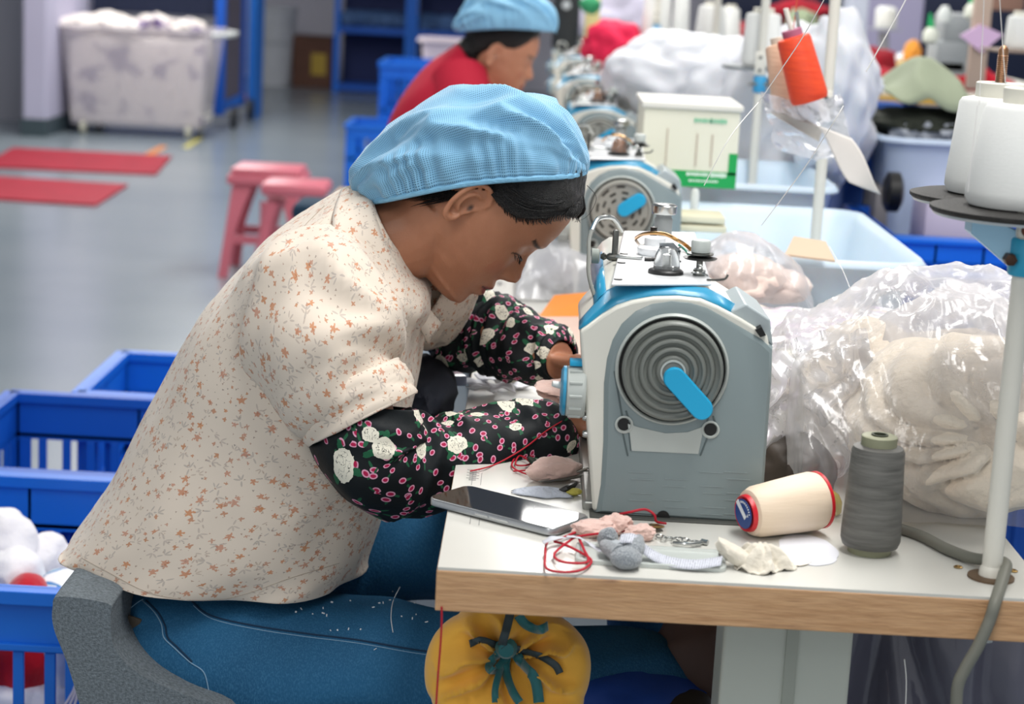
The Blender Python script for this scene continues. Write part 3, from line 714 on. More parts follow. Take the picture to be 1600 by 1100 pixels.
# machine bed on the table
bx = (P(926, 800, YM).x, P(1190, 815, YM).x)
M().box(((bx[0]+bx[1])/2-.01, YM+.25, TT+.004), (bx[1]-bx[0]+.0, .46, .012)).build('bed', mat('bed_steel', 'a9aaa6', .3, .6), ma, bevel=.003)
M().box(((bx[0]+bx[1])/2, YM+.03, TT-.001), (bx[1]-bx[0]+.006, .08, .006)).build('base_gasket', mat('rubber_dark', '4a4c48', .6), ma, bevel=.001)
M().box((bx[0]+.02, YM+.39, TT+.0135), (.05, .09, .003)).build('needle_plate', chrome, ma, bevel=.001)
# stitch dial facing the operator
d0 = P(916, 612, YM+.02)
dl = M().lathe(d0+Vector((.008, 0, 0)), (-1, 0, 0), [(.010, 0), (.010, .008), (.026, .009), (.0275, .011), (.0265, .028), (.024, .030), (.0005, .030)], 36).build('stitch_dial', greyl, ma)
M().lathe(d0+Vector((-.0215, 0, 0)), (-1, 0, 0), [(.0262, 0), (.0262, .003), (.022, .0055), (.001, .0055)], 36).build('dial_face', stripe, dl)
m = M()
for k in range(12):
    t = 2*PI*k/12; m.tube([d0+Vector((-.005, math.cos(t)*.0272, math.sin(t)*.0272)), d0+Vector((-.018, math.cos(t)*.0272, math.sin(t)*.0272))], .0018, 6, 1)
m.build('dial_grip', greyl, dl)
M().box(d0+Vector((-.008, 0, .031)), (.022, .016, .006), bev=.001).build('dial_pointer', teal, dl)
M().tube([d0+Vector((-.026, -.004, .006)), d0+Vector((-.036, -.006, .008))], [.004, .003], 10, 1).build('dial_pin', white_m, dl)
for py in (560, 640, 652, 678):
    M().lathe(P(919, py, YM+.012), (-1, 0, 0), [(.004, 0), (.004, .004), (.003, .006), (.0005, .006)], 16).build('side_screw', chrome, ma)
# ---- fittings on the arm
def post(px, py, prof, name, m_, h=0.004, parent=None, n=24): return M().lathe(top(px, py, h), (0, 0, 1), prof, n).build(name, m_, parent or ma)
glass = mat('clear_dome', 'f4f6f6', .06, trans=.9, ior=1.4)
post(1040, 427, [(.019, 0), (.019, .003), (.017, .0045), (.0005, .0045)], 'dome_base', black)
dm = post(1041, 425, [(.0145, .004), (.013, .018), (.0105, .024), (.006, .027), (.0005, .0275)], 'oil_dome', glass)
post(1041, 425, [(.0035, .004), (.0035, .018), (.0005, .019)], 'dome_core', chrome)
# tension post right
tp = (1092, 430)
post(*tp, [(.0065, 0), (.0065, .006), (.0035, .007), (.0035, .017)], 'tension_stud', dchrome)
post(*tp, [(.004, .016), (.017, .0175), (.0185, .019), (.012, .0205), (.004, .021)], 'tension_disc', black)
post(*tp, [(.004, .021), (.014, .0225), (.0145, .024), (.007, .025)], 'tension_disc', dchrome)
m = M(); p = top(*tp, .024+.004); m.tube([p+Vector((.0085*math.cos(k*.9)*(1-k/22), .0085*math.sin(k*.9)*(1-k/22), .0006*k)) for k in range(18)], .0009, 6, 2); m.build('tension_spring', chrome, ma)
post(*tp, [(.0005, .025), (.0100, .025), (.0105, .036), (.009, .038), (.0005, .038)], 'tension_knob', greyl)
M().tube([p+Vector((.008, -.002, -.004)), p+Vector((.024, -.006, -.002)), p+Vector((.028, -.006, .003))], .0012, 6).build('thread_hook', dchrome, ma)
# bobbin winder wheel and white knob
post(1022, 398, [(.018, 0), (.020, .003), (.020, .008), (.017, .010), (.0005, .010)], 'winder_wheel', cwhite, .004)
post(1022, 396, [(.012, .010), (.012, .018), (.011, .019), (.0005, .019)], 'winder_knob', cwhite)
post(1020, 384, [(.004, .012), (.004, .022), (.0005, .023)], 'winder_cap', black)
m = M(); p = top(1000, 402, .006); m.box(p+Vector((-.012, 0, 0)), (.03, .010, .003), Matrix.Rotation(-.2, 3, 'Z'), .001); m.build('winder_lever', chrome, ma)
for px in (1007, 1017): M().lathe(top(px, 406, .005), (1, 0, 0), [(.003, 0), (.003, .007), (.0005, .007)], 12).build('lever_screw', black, ma)
for px, py in ((966, 437), (971, 411), (975, 397), (1058, 409)): post(px, py, [(.0045, 0), (.0045, .0012), (.0005, .0012)], 'oil_hole', black if px != 975 else dchrome)
# thread guide plate (grey bracket)
g0 = top(1026, 388, .004); 
m = M(); m.prism([top(1031, 389, .004), top(1064, 392, .004), top(1064, 392, .030), top(1052, 380, .034), top(1030, 380, .028)], (0, .003, 0)); m.build('thread_guide', mat('bracket_grey', '9aa0a4', .35, .5), ma, bevel=.0008)
M().tube([top(1060, 388, .003), top(1060, 388, .03), top(1064, 386, .036)], .0011, 6).build('guide_pin', chrome, ma)
# brass conduit arcing over the arm
m = M(); m.tube([top(994, 372, .006), top(1004, 366, .016), top(1022, 364, .022), top(1040, 366, .022), top(1056, 374, .018), top(1070, 382, .010), top(1084, 394, .004)], .0022, 8); m.build('brass_conduit', mat('brass_cable', 'c79a62', .3, 1), ma)
M().tube([top(1060, 382, .012), top(1072, 392, .006), top(1080, 404, .004)], .0013, 6).build('green_wire', mat('green_wire', '2c7a66', .5), ma)
# presser-foot regulator at the far end
reg = P(1035, 372, YM+.40); reg.z = ZT
M().lathe(reg, (0, 0, 1), [(.011, 0), (.011, .024), (.0095, .026), (.0095, .03)], 24).build('regulator_stem', mat('stem_grey', '8a8e8e', .5), ma)
M().lathe(reg, (0, 0, 1), [(.0145, .030), (.0155, .032), (.0155, .040), (.013, .042), (.0005, .042)], 28).build('regulator_cap', chrome, ma)
# lever and wire loop on the operator side
m = M(); m.tube([P(929, 463, YM+.09), P(920, 430, YM+.12), P(920, 395, YM+.16), P(921, 372, YM+.2), P(929, 350, YM+.24)], .0023, 8); m.build('knee_wire', mat('dull_grey_wire', '6f716c', .5), ma)
M().tube([P(924, 362, YM+.22), P(932, 345, YM+.24), P(940, 340, YM+.25), P(958, 341, YM+.26), P(972, 361, YM+.28)], .0028, 8, 3).build('wire_loop', chrome, ma)
q = P(930, 400, YM+.22); M().lathe(q+Vector((-.004, 0, 0)), (1, 0, 0), [(.0005, 0), (.0085, 0), (.0085, .008), (.006, .009)], 20).build('lever_knob', mat('knob_grey', '8a928c', .5), ma)
M().lathe(q, (1, 0, 0), [(.0025, .006), (.0045, .01), (.0025, .013), (.0045, .016), (.0045, .026)], 14).build('lever_spring', dchrome, ma)
M().box(q+Vector((.022, 0, .014)), (.007, .006, .034), bev=.002).build('lever_bar', dchrome, ma)
# neighbours: slotted static wheels
def clone_machine(i, label, ang):
    r = copy_tree(ma, (0, PITCHY*i, 0), label)
    return r
labs = ['second machine in the row, with its slotted wheel and blue handle pointing up right', 'third machine in the row, behind the one with the slotted wheel', 'fourth machine in the row, between the two workers', 'fifth machine in the row, in front of the red-shirted worker', 'sixth machine in the row, farthest along beside the red-shirted worker']
slot_m = mat('slot_black', '26241f', .6)
proto_slots = None
for i in range(5):
    r = clone_machine(i+1, labs[i], 0)
    hw = [o for o in bpy.data.objects if o.parent == r and o.name.startswith('handwheel')][0]
    # flat-faced wheel with slots
    me = hw.data
    if i == 0:
        off = Vector((0, 0, 0)); mm = M().lathe(c, (0, -1, 0), [(rw*.93, .001), (rw*.93, .011), (rw*.9, .015), (rw*.84, .0155), (rw*.82, .012), (.0005, .012)], 64)
        tmp = mm.build('handwheel', mat('wheel_face_grey', '9b9a92', .4)); flat_me = tmp.data; bpy.data.objects.remove(tmp)
        ms = M()
        for rad, n_, ln in ((.74, 9, .36), (.56, 9, .36), (.38, 7, .42)):
            for q4 in range(n_):
                t0 = 2*PI*q4/n_+rad*1.3
                if abs(((t0-.62+PI) % (2*PI))-PI) < .42: continue
                rg = []
                for k in range(5):
                    t = t0+(k/4-.5)*ln; ca, sa = math.cos(t), math.sin(t)
                    rg.append([c+Vector((ca*rw*rr_, -.0128, sa*rw*rr_)) for rr_ in (rad-.033, rad+.033)]+[c+Vector((ca*rw*rr_, -.0110, sa*rw*rr_)) for rr_ in (rad+.033, rad-.033)])
                ms.rings(rg)
        tmp = ms.build('wheel_slots', slot_m, sm=False); slot_me = tmp.data; bpy.data.objects.remove(tmp)
        h1b = c+Vector((math.cos(.62)*rw*.62, 0, math.sin(.62)*rw*.62)); m2 = M()
        cp = capsule(c+Vector((.004, 0, .003)), h1b, rw*.21, -.0125, 0); m2.rings([cp, [v+Vector((0, -.008, 0)) for v in cp], capsule(c+Vector((.004, 0, .003)), h1b, rw*.19, -.0225, 0)])
        tmp = m2.build('wheel_handle', teal); hand_me = tmp.data; bpy.data.objects.remove(tmp)
    hw.data = flat_me
    for ch in [o for o in bpy.data.objects if o.parent == hw]:
        if ch.name.startswith('wheel_handle'): ch.data = hand_me
        else: ch.data = slot_me; ch.name = 'wheel_slots'
    # coloured oil dome like in the photograph
    if i in (0, 1, 3):
        for o in bpy.data.objects:
            if o.parent == r and o.name.startswith('dome_core'):
                if i == 0: amber = M().lathe(top(1041, 425, .004), (0, 0, 1), [(.012, .003), (.0115, .02), (.010, .024), (.0005, .024)], 20); tmp = amber.build('amber_core', mat('amber_oil', '9a5a1e', .3)); am = tmp.data; bpy.data.objects.remove(tmp)
                o.data = am; o.name = 'amber_core'
# ---------------------------------------------------------------- people
def headgrid(fr, nn=150, ns=150):
    """fr(s, r, l) maps head coordinates (down, forward, sideways; metres) to the world"""
    Ff = [(-.134, .0), (-.132, .012), (-.126, .018), (-.115, .034), (-.097, .052), (-.074, .068), (-.051, .074), (-.036, .0752), (-.024, .0710), (-.011, .0685), (.003, .068), (.0145, .070), (.0328, .0738), (.0446, .0757), (.057, .0752), (.065, .0748), (.0735, .0715), (.083, .0730), (.091, .0712), (.0986, .064), (.104, .048), (.108, .0)]
    Fb = [(-.134, .0), (-.132, -.03), (-.126, -.055), (-.115, -.078), (-.09, -.1), (-.06, -.112), (-.03, -.113), (0, -.104), (.03, -.086), (.05, -.068), (.07, -.048), (.09, -.028), (.104, -.01), (.108, 0.)]
    W = [(-.134, .0), (-.132, .026), (-.126, .040), (-.115, .053), (-.09, .068), (-.06, .075), (-.03, .076), (0, .0735), (.03, .067), (.05, .061), (.07, .052), (.088, .039), (.1, .024), (.105, .015), (.108, 0.)]
    nose = [(-.036, .0), (-.024, .0015), (-.011, .0055), (.003, .0150), (.0145, .0215), (.0205, .0215), (.0265, .0150), (.0325, .005), (.038, 0.)]
    lipp = [(.038, .001), (.043, .0045), (.049, .0080), (.0535, .0038), (.0555, .0024), (.060, .0070), (.0655, .0055), (.072, .001), (.08, 0)]
    G = lambda x, y, sx, sy: math.exp(-(x/sx)**2-(y/sy)**2)
    rings = []; info = []
    for i in range(ns+1):
        s = -.1338+(.1078+.1338)*(.5-.5*math.cos(PI*i/ns)*.35-.325*(1-2*i/ns))
        f = interp(Ff, s); b = interp(Fb, s); wd = interp(W, s); rc = (f+b)/2 if (s < -.12 or s > .09) else -.01
        ring = []
        for j in range(nn):
            a = 2*PI*j/nn; ca, sa = math.cos(a), math.sin(a); e = .9 if ca > 0 else 1.0
            rr = rc+(f-rc if ca > 0 else rc-b)*math.copysign(abs(ca)**e, ca); l = wd*math.copysign(abs(sa)**.92, sa)
            if ca > 0 and abs(l) < .06:
                wn = interp([(-.02, .007), (.003, .0085), (.014, .012), (.024, .013)], s)
                rr += interp(nose, s)*math.exp(-(l/wn)**2)
                rr += .007*G(s-.0195, abs(l)-.0125, .007, .0055)
                rr += interp(lipp, s)*math.exp(-(l/.019)**2)
                rr -= .0075*G(s+.011, abs(l)-.029, .0105, .014); rr += .0060*G(s+.0085, abs(l)-.031, .0075, .0115)
                rr += .0035*G(s+.031, abs(l)-.028, .007, .022)
                rr += .004*G(s-.018, abs(l)-.043, .016, .016)
                rr -= .0028*G(s-.0545, abs(l)-.025, .006, .006)
                rr += .003*G(s-.092, l, .010, .016)
            ring.append(Vector((s, rr, l)))
        rings.append(ring)
    return rings
def ear(m, fr, side):
    """outer ear: helix rim, antihelix, bowl, tragus and lobe"""
    cx, cs = -.0265, .006; L = .078*side; tilt = .12
    def E_(u, v, out): # u forward, v down in ear plane
        uu = u*math.cos(tilt)-v*math.sin(tilt); vv = u*math.sin(tilt)+v*math.cos(tilt)
        return fr(cs+vv, cx+uu, L+side*(out-uu*.45))
    pts = [(.008, .004), (.013, -.010), (.0135, -.021), (.006, -.0300), (-.006, -.0305), (-.0145, -.022), (-.0165, -.008), (-.0145, .006), (-.010, .018), (-.004, .0265), (.003, .027), (.007, .020), (.0075, .013)]
    m.tube([E_(u, v, .0045 if k > 1 else .001) for k, (u, v) in enumerate(pts)], [.0022, .0026, .003, .0032, .0032, .0034, .0036, .0036, .0038, .0046, .0048, .0036, .002], 8, 4)
    m.tube([E_(.004, -.018, .003), E_(-.005, -.015, .0035), E_(-.008, -.004, .004), E_(-.005, .008, .0035), E_(.002, .013, .003)], [.0018, .0026, .0028, .0026, .002], 8, 4)
    m.tube([E_(.0105, -.002, .001), E_(.0085, .004, .003), E_(.008, .010, .002)], [.002, .0032, .002], 8, 3)
    rg = []
    for k in (1, .8, .5, .15):
        rg.append([E_(math.cos(t)*.0135*k-.002, math.sin(t)*.026*k-.001, .002-.0045*(1-k)) for t in [2*PI*i/24 for i in range(24)]])
    m.rings(rg, cap=(0, 1))
    m.rings([[p for p in rg[0]], [E_(math.cos(t)*.010-.001, math.sin(t)*.019, -.012) for t in [2*PI*i/24 for i in range(24)]]], cap=(0, 1))
def frame(px, py, Y, dpx, lat=1):
    """head frame from image directions: origin pixel, down direction in pixels"""
    o = P(px, py, Y); d = (P(px+dpx[0]*60, py+dpx[1]*60, Y)-o).normalized(); lv = Vector((0, 1, 0)); f = lv.cross(d); f = f if f.x > 0 else -f
    return o, d, f
def hand(m, wrist, palm_dir, up_, side, curl=.5, size=1.0, thumb_side=1):
    """palm with five curled fingers as overlapping tapered tubes (remeshed into the arm)"""
    pd = palm_dir.normalized(); u = (up_-pd*up_.dot(pd)).normalized(); sd = pd.cross(u)*thumb_side
    k = size
    m.tube([wrist-pd*.02*k, wrist+pd*.01*k, wrist+pd*.045*k, wrist+pd*.082*k], [.021*k, .024*k, .034*k, .031*k], 14, 3, flat=.45, up=u)
    for i, (off, ln, r) in enumerate(((.027, .070, .0088), (.009, .078, .0092), (-.009, .073, .0088), (-.026, .058, .0078))):
        p = wrist+pd*.072*k+sd*off*k; d = pd.copy(); pts = [p-pd*.02*k, p]; a = 0
        for seg, c_ in ((.46, .5), (.30, .9), (.24, .6)):
            a += curl*c_; d = pd*math.cos(a)-u*math.sin(a); p = p+d*ln*seg*k+sd*off*.06; pts.append(p)
        m.tube(pts, [r*k, r*1.05*k, r*k, r*.92*k, r*.72*k], 10, 3)
    p = wrist+pd*.022*k+sd*.024*k
    m.tube([p-sd*.01, p+pd*.012*k+sd*.012*k, p+pd*.038*k+sd*.020*k-u*.010*k, p+pd*.062*k+sd*.014*k-u*.02*k], [.013*k, .012*k, .0105*k, .008*k], 10, 3)
def skin_body(name, m, parent, voxel, paint, smooth_it=2):
    me = bpy.data.meshes.new(name+'_src'); me.from_pydata(m.v, [], m.f); o = bpy.data.objects.new(name, me); C.objects.link(o)
    bm = bmesh.new(); bm.from_mesh(me); bmesh.ops.recalc_face_normals(bm, faces=bm.faces); bm.to_mesh(me); bm.free()
    r = o.modifiers.new('r', 'REMESH'); r.mode = 'VOXEL'; r.voxel_size = voxel; s = o.modifiers.new('s', 'SMOOTH'); s.iterations = smooth_it; s.factor = .5
    me2 = bpy.data.meshes.new_from_object(o.evaluated_get(bpy.context.evaluated_depsgraph_get())); bpy.data.objects.remove(o)
    me2.name = name; at = me2.color_attributes.new('tint', 'FLOAT_COLOR', 'POINT'); col = []
    for v in me2.vertices: col += paint(v.co)
    at.data.foreach_set('color', col); me2.materials.clear(); me2.materials.append(skin_m)
    me2.polygons.foreach_set('use_smooth', [True]*len(me2.polygons))
    return link(bpy.data.objects.new(name, me2), parent)
def skinf(m, b):
    a = nd('ShaderNodeVertexColor'); a.layer_name = 'tint'
    n = nz(45, 4); k = nd('ShaderNodeMix', data_type='RGBA', blend_type='MULTIPLY'); k.inputs[0].default_value = 1
    E.nt.links.new(a.outputs[0], k.inputs[6]); E.nt.links.new(mixc(smooth(n, .3, .7), (.9, .86, .84, 1), (1, 1, 1, 1)), k.inputs[7]); return k.outputs[2]
skin_m = mat('skin', 'b07a5c', .42, spec=.42, fn=skinf, sss=.12, bump=.12, bs=400)
def painter(o, d, f, base):
    skin = lin(base); lip = lin('8e4442'); dk = lin('181010'); rosy = lin('b06850')
    def g(v):
        q = v-o; s = q.dot(d); r = q.dot(f); l = q.y-0
        c = list(skin[:3])
        def mix(c2, k): 
            for i in range(3): c[i] += (c2[i]-c[i])*max(0, min(1, k))
        if abs(s) < .15 and abs(r) < .14 and abs(q.y) < .1:
            if r > .05:
                e = ((s-.0545)/.0085)**2+(l/.021)**2; mix(lip, (1.25-e)*2.2)
                mix(dk, (.0011-abs(s-.0545))*1500*(1 if abs(l) < .022 and r > .062 else 0))
                for sg in (-1, 1):
                    ls = l-sg*.031; mix(rosy, (1-(s-.025)**2/.00025-(l-sg*.044)**2/.0003)*.45)
                    if abs(ls) < .0155: mix(dk, (.0014-abs(s+.0042-ls*ls*14))*1600)
                    if abs(l-sg*.032) < .019: mix(lin('2a1c16'), (.0038-abs(s+.0285+(l-sg*.032)**2*8))*420)
        e = ((s-.006)/.0055)**2+((r+.0205)/.0035)**2
        if abs(q.y) > .055: mix(dk, (1.1-e)*.9)  # shade inside the ear canal painted into the skin colour
        return c+[1]
    return g
# ================================================================ the seamstress
Y0 = 2.32
w1 = thing('person', P(350, 1000, Y0), 'woman in floral blouse and blue net cap bent over the nearest sewing machine', 'person')
o1, d1, f1 = frame(760, 330, Y0, (-.82, .57))
LAT = Vector((0, 1, 0))
def fr1(s, r, l): return o1+d1*s+f1*r+LAT*l
def to_px(fn): return fn
hg = headgrid(fr1)
m = M(); m.rings([[fr1(*v) for v in rg] for rg in hg])
ear(m, fr1, -1); ear(m, fr1, 1)
# neck, chest, arms (continuous once remeshed)
def S(px, py, l): return P(px, py, Y0)+LAT*l
m.tube([S(690, 330, 0), S(655, 360, 0), S(618, 375, 0), S(590, 400, 0), S(560, 440, 0)], [.060, .056, .056, .06, .07], 24, 4)
m.tube([S(560, 430, -.12), S(560, 440, 0), S(575, 430, .12)], [.045, .07, .045], 16, 3)
m.tube([S(555, 440, 0), S(490, 560, 0), S(410, 720, 0), S(345, 860, 0)], [.075, .09, .10, .10], 16, 3)
near_arm = [S(530, 425, -.13), S(545, 500, -.16), S(572, 570, -.175), S(603, 655, -.18), S(690, 672, -.15), S(790, 662, -.115), S(866, 640, -.085)]
m.tube(near_arm, [.045, .046, .044, .040, .038, .031, .024], 18, 4)
far_arm = [S(600, 430, .13), S(640, 490, .18), S(690, 545, .20), S(760, 560, .17), S(830, 585, .12), S(878, 585, .085)]
m.tube(far_arm, [.045, .045, .040, .036, .030, .024], 18, 4)
hand(m, near_arm[-1]+Vector((.0, 0, .002)), Vector((.85, .65, .02)), Vector((-.15, -.3, 1)), 1, .55, .92, 1)
hand(m, far_arm[-1], Vector((.95, -.12, -.1)), Vector((0, .25, 1)), 1, .6, .92, 1)
skin_body('body', m, w1, .0021, painter(o1, d1, f1, 'b47d60'))
# hair: shell over the skull where hair grows, plus loose strands
def hairline(r, l):
    px = r*1276
    return interp([(-150, 120), (-110, 104), (-76, 30), (-62, 4), (-45, -16), (-35, -28), (-10, -31), (18, -38), (32, -50), (48, -70), (66, -100), (80, -108)], px)/1276
def hair_shell(fr, name, parent, off=.0065, bun=True):
    rg2 = []; keep = []
    for i, rg in enumerate(hg):
        row = []
        for v in rg:
            s, r, l = v; c0 = Vector((-.03, -.015, 0)); d = (v-c0).normalized(); n_ = N3(Vector((s*4, r*14, l*30)), 8)*.002
            lim = hairline(r, l); k = max(0, min(1, (lim-s)/.022)); q = v+d*(off*math.sqrt(k)+n_*k-.0012*(1-k)); row.append((q, s < lim+.003))
        rg2.append(row)
    mm = M(); n = len(rg2[0]); vs = [fr(*q) for row in rg2 for q, _ in row]; fs = []
    for i in range(len(rg2)-1):
        for j in range(n):
            if rg2[i][j][1] and rg2[i][(j+1) % n][1] and rg2[i+1][j][1] and rg2[i+1][(j+1) % n][1]: fs.append((i*n+j, i*n+(j+1) % n, (i+1)*n+(j+1) % n, (i+1)*n+j))
    mm.add(vs, fs); return mm
m = hair_shell(fr1, 'hair', w1)
def skull(s, r):
    rg = min(hg, key=lambda q: abs(q[0][0]-s)); return -min((v for v in rg if v[2] <= 0), key=lambda v: abs(v[1]-r))[2]
def front(s): return max(v[1] for v in min(hg, key=lambda q: abs(q[0][0]-s)))
for k in range(64):   # combed strands running back from the forehead
    random.seed(700+k); b = random.uniform(.000, .040); pts = []
    for t in range(7):
        r0 = .064-.084*t/6; s0_ = hairline(r0, 0)-b*(1-.35*t/6)-.001; r0 = min(r0, front(s0_)*.93); pts.append(fr1(s0_, r0, -skull(s0_, r0)-.0062-random.uniform(0, .0012)))
    m.tube(pts, [.0009, .0013, .0014, .0014, .0014, .0013, .0008], 5, 3)
for k in range(0):   # loose strands at the forelock and temple
    random.seed(k); l = -.02-random.random()*.055; a = random.random()
    p0 = (-.055+.02*a, .052+.012*a, l); 
    sp = [(-.10+a*.03, .055+a*.012, l*.9), (-.085+a*.03, .074+a*.004, l*.92), (-.075+a*.04+random.uniform(0, .012), .076+random.uniform(-.002, .008), l)]
    m.tube([fr1(*v) for v in sp], [.0008, .0006, .0002], 4, 3)
for k in range(70):
    random.seed(900+k); a = k/59
    r0 = -.026+a*.078; s0_ = hairline(r0, 0); wl = skull(s0_, r0); w2_ = skull(s0_-.03, min(r0, front(s0_-.03)*.9)); w3_ = skull(s0_, r0+.010)
    m.tube([fr1(s0_-.03, min(r0-.002, front(s0_-.03)*.9), -w2_-.0055), fr1(s0_-.016, r0-.001, -(wl+w2_)/2-.0065), fr1(s0_-.003, r0+.005, -wl-.003), fr1(s0_+random.uniform(-.003, .003), r0+.010+random.uniform(0, .003), -w3_+.0003)], [.0012, .0014, .0009, .0002], 5, 3)
for k in range(12):
    random.seed(300+k); a = k/11
    m.tube([fr1(.0+a*.03, -.035-.03*a, -.0735+.02*a), fr1(.03+a*.03, -.045-.035*a, -.066+.02*a), fr1(.05+a*.03+random.random()*.01, -.055-.03*a, -.060+.02*a)], [.0018, .0012, .0002], 4, 3)
m.tube([fr1(-.118, .044, .0), fr1(-.12, .060, -.01), fr1(-.108, .070, -.012), fr1(-.094, .074, -.01), fr1(-.080, .072, 0)], [.0005, .0004, .0004, .0003, .0002], 4, 4)
m.build('hair', hair_m, w1, recalc=False)
# lashes and brow on the visible side
m = M()
for k in range(9):
    t = k/8; l = -.019-.022*t; r = interp([(0, .0685), (.5, .0705), (1, .060)], t); m.tube([fr1(-.0035+.002*t, r-.001, l), fr1(.0005, r+.002, l), fr1(.002, r+.0035, l-.001)], [.0005, .0004, .0001], 4, 2)
m.tube([fr1(-.004, .0665, -.018), fr1(-.0032, .0705, -.026), fr1(-.0030, .0690, -.034), fr1(-.004, .0625, -.042)], [.0007, .0013, .0013, .0007], 6, 4)
m.build('eyelashes', hair_m, w1)
M().lathe(fr1(.0335, -.0325, -.086), (0, -1, 0), [(.0022, -.002), (.0024, 0), (.0014, .0016), (.0002, .002)], 14).build('earring', brass, w1)
# ---- cap
out = [(572, 308), (553, 296), (549, 277), (560, 248), (600, 210), (640, 176), (690, 146), (740, 138), (800, 136), (850, 150), (882, 180), (910, 222), (920, 250), (917, 272)]
op, _ = catmull([Vector((a, b, 0)) for a, b in out], [0]*len(out), 8)
# arc-length resample
Ls = [0]
for a, b in zip(op, op[1:]): Ls.append(Ls[-1]+(b-a).length)
def outline(u):
    t = u*Ls[-1]
    for i in range(len(Ls)-1):
        if Ls[i+1] >= t: k = (t-Ls[i])/max(1e-6, Ls[i+1]-Ls[i]); return op[i].lerp(op[i+1], k)
    return op[-1]
def cap_mesh(outline, mapf, lerpA, lerpB, lift_, W_, NU=150, NV=90, fold=1.0, scale=1.0):
    mm = M(); vs = []; uv = []
    for i in range(NU+1):
        u = i/NU; O = outline(u); ub = .5-.5*math.cos(PI*u); ub = ub*.75+u*.25
        B = Vector((lerpA[0]+(lerpB[0]-lerpA[0])*ub, lerpA[1]+(lerpB[1]-lerpA[1])*ub-lift_*math.sin(PI*ub), 0))
        wv = W_*max(0, 1-abs(2*ub-1)**2.6)**.45+.0005
        for j in range(NV+1):
            v = j/NV; a = PI*v; sa = math.sin(a); k = sa**.8
            p = B.lerp(O, k); l = -math.cos(a); lat = wv*math.copysign(abs(l)**.75, l)*(1+.13*math.sin(2*min(a, PI-a)))
            edge = max(0, 1-sa*1.5)                 # near the elastic
            g = math.sin(u*118+3*math.sin(u*21)+sa*1.5)*.0042*edge**.6*(1 if sa > .05 else sa/.05)*(.35+.65*abs(math.sin(u*3.6+.5)))
            q3 = Vector((u*2.2+sa*.9, sa*1.5-u*.6, l*.6)); g += ((ridge(q3, 1.9, 4)-.75)*.014+ridge(q3, 4.2, 8)*.0035)*min(1, sa*1.8)*min(1, 6*u, 6*(1-u))*fold
            w3 = mapf(p.x, p.y, lat*scale)
            c3 = mapf((lerpA[0]+lerpB[0])/2, (lerpA[1]+lerpB[1])/2-40*scale, 0)
            n3 = (w3-c3).normalized(); w3 = w3+n3*g*scale
            vs.append(w3); uv.append((u*.56, v*.40))
    kk = NV+1
    mm.add(vs, [(i*kk+j, i*kk+j+1, (i+1)*kk+j+1, (i+1)*kk+j) for i in range(NU) for j in range(NV)], uv)
    return mm
cp_ = cap_mesh(outline, S, (576, 312), (913, 268), 17, .092).build('net_cap', cap_m, w1, angle=180, solid=.0009)
m = M(); pts = []
for i in range(60):
    t = 2*PI*i/60; ub = .5-.5*math.cos(t); x = 576+(913-576)*ub; y = 312+(268-312)*ub-17*math.sin(PI*ub); pts.append(S(x, y, (-1 if t < PI else 1)*(.0915*max(0, 1-abs(2*ub-1)**2.6)**.45)))
m.tube(pts, .0036, 8, 1, closed=True); m.build('elastic_band', mat('cap_band', '7fb8da', .6, bump=.6, bs=200), cp_)
# ---- blouse torso
def ringpts(b, f, hw, n=56, zoff=0, sq=.85):
    B = P(b[0], b[1], Y0); Fp = P(f[0], f[1], Y0); c_ = (B+Fp)/2; ax = (Fp-B)/2; o_ = []
    for j in range(n):
        a = 2*PI*j/n; ca = math.cos(a); sa = math.sin(a)
        o_.append(c_+ax*math.copysign(abs(ca)**sq, ca)+LAT*hw*math.copysign(abs(sa)**sq, sa))
    return o_
secs = [((113, 838), (556, 884), .185), ((120, 829), (562, 868), .188), ((150, 790), (578, 832), .19), ((195, 722), (598, 770), .186), ((250, 622), (615, 715), .182), ((300, 528), (632, 640), .182), ((345, 455), (650, 560), .188), ((390, 402), (664, 500), .192), ((440, 364), (672, 466), .178), ((492, 328), (668, 446), .14), ((535, 300), (655, 432), .095), ((548, 292), (648, 426), .083)]
def dens(secs, k):
    o_ = []
    vv = [Vector((a[0], a[1], b[0], b[1], h)) for a, b, h in secs]
    pts, _ = catmull(vv, [0]*len(vv), k)
    return [((p[0], p[1]), (p[2], p[3]), p[4]) for p in pts]
rings = []
ds = dens(secs, 7)
for i, (b, f, h) in enumerate(ds):
    t = i/(len(ds)-1); rg = ringpts(b, f, h, 96); cc = sum(rg, Vector())/len(rg); o_ = []
    for j, p in enumerate(rg):
        a = 2*PI*j/96
        g = N3(p, 6, 1)*.010+(ridge(Vector((a*1.2, t*2.0, 0)), 1.6, 2)-.5)*.007
        g += max(0, 1-t*6)*math.sin(a*7+1.3)*.008
        g += .006*math.sin(t*26+a*2.4)*math.exp(-((t-.62)/.16)**2)*(.5+.5*math.sin(a+3.6))
        if t > .85: g *= (1-t)/.15
        o_.append(p+(p-cc).normalized()*g)
    rings.append(o_)
bl = M().rings(rings, cap=(0, 0)).build('blouse', blouse_m, w1, angle=180, solid=.002)
# hem band, collar, placket
def sheet_pts(rows): 
    mm = M(); mm.rings(rows, closed=False, cap=(0, 0)); return mm
cr = []
for i, (b, f, h, ex) in enumerate((((540, 297), (655, 438), .092, 0), ((552, 290), (650, 424), .080, 0), ((572, 290), (640, 405), .072, 0), ((582, 298), (636, 400), .070, 0))):
    cr.append([p for p in ringpts(b, f, h, 48, sq=1)])
M().rings(cr, cap=(0, 0)).build('collar_stand', blouse_m, bl, angle=180, solid=.002)
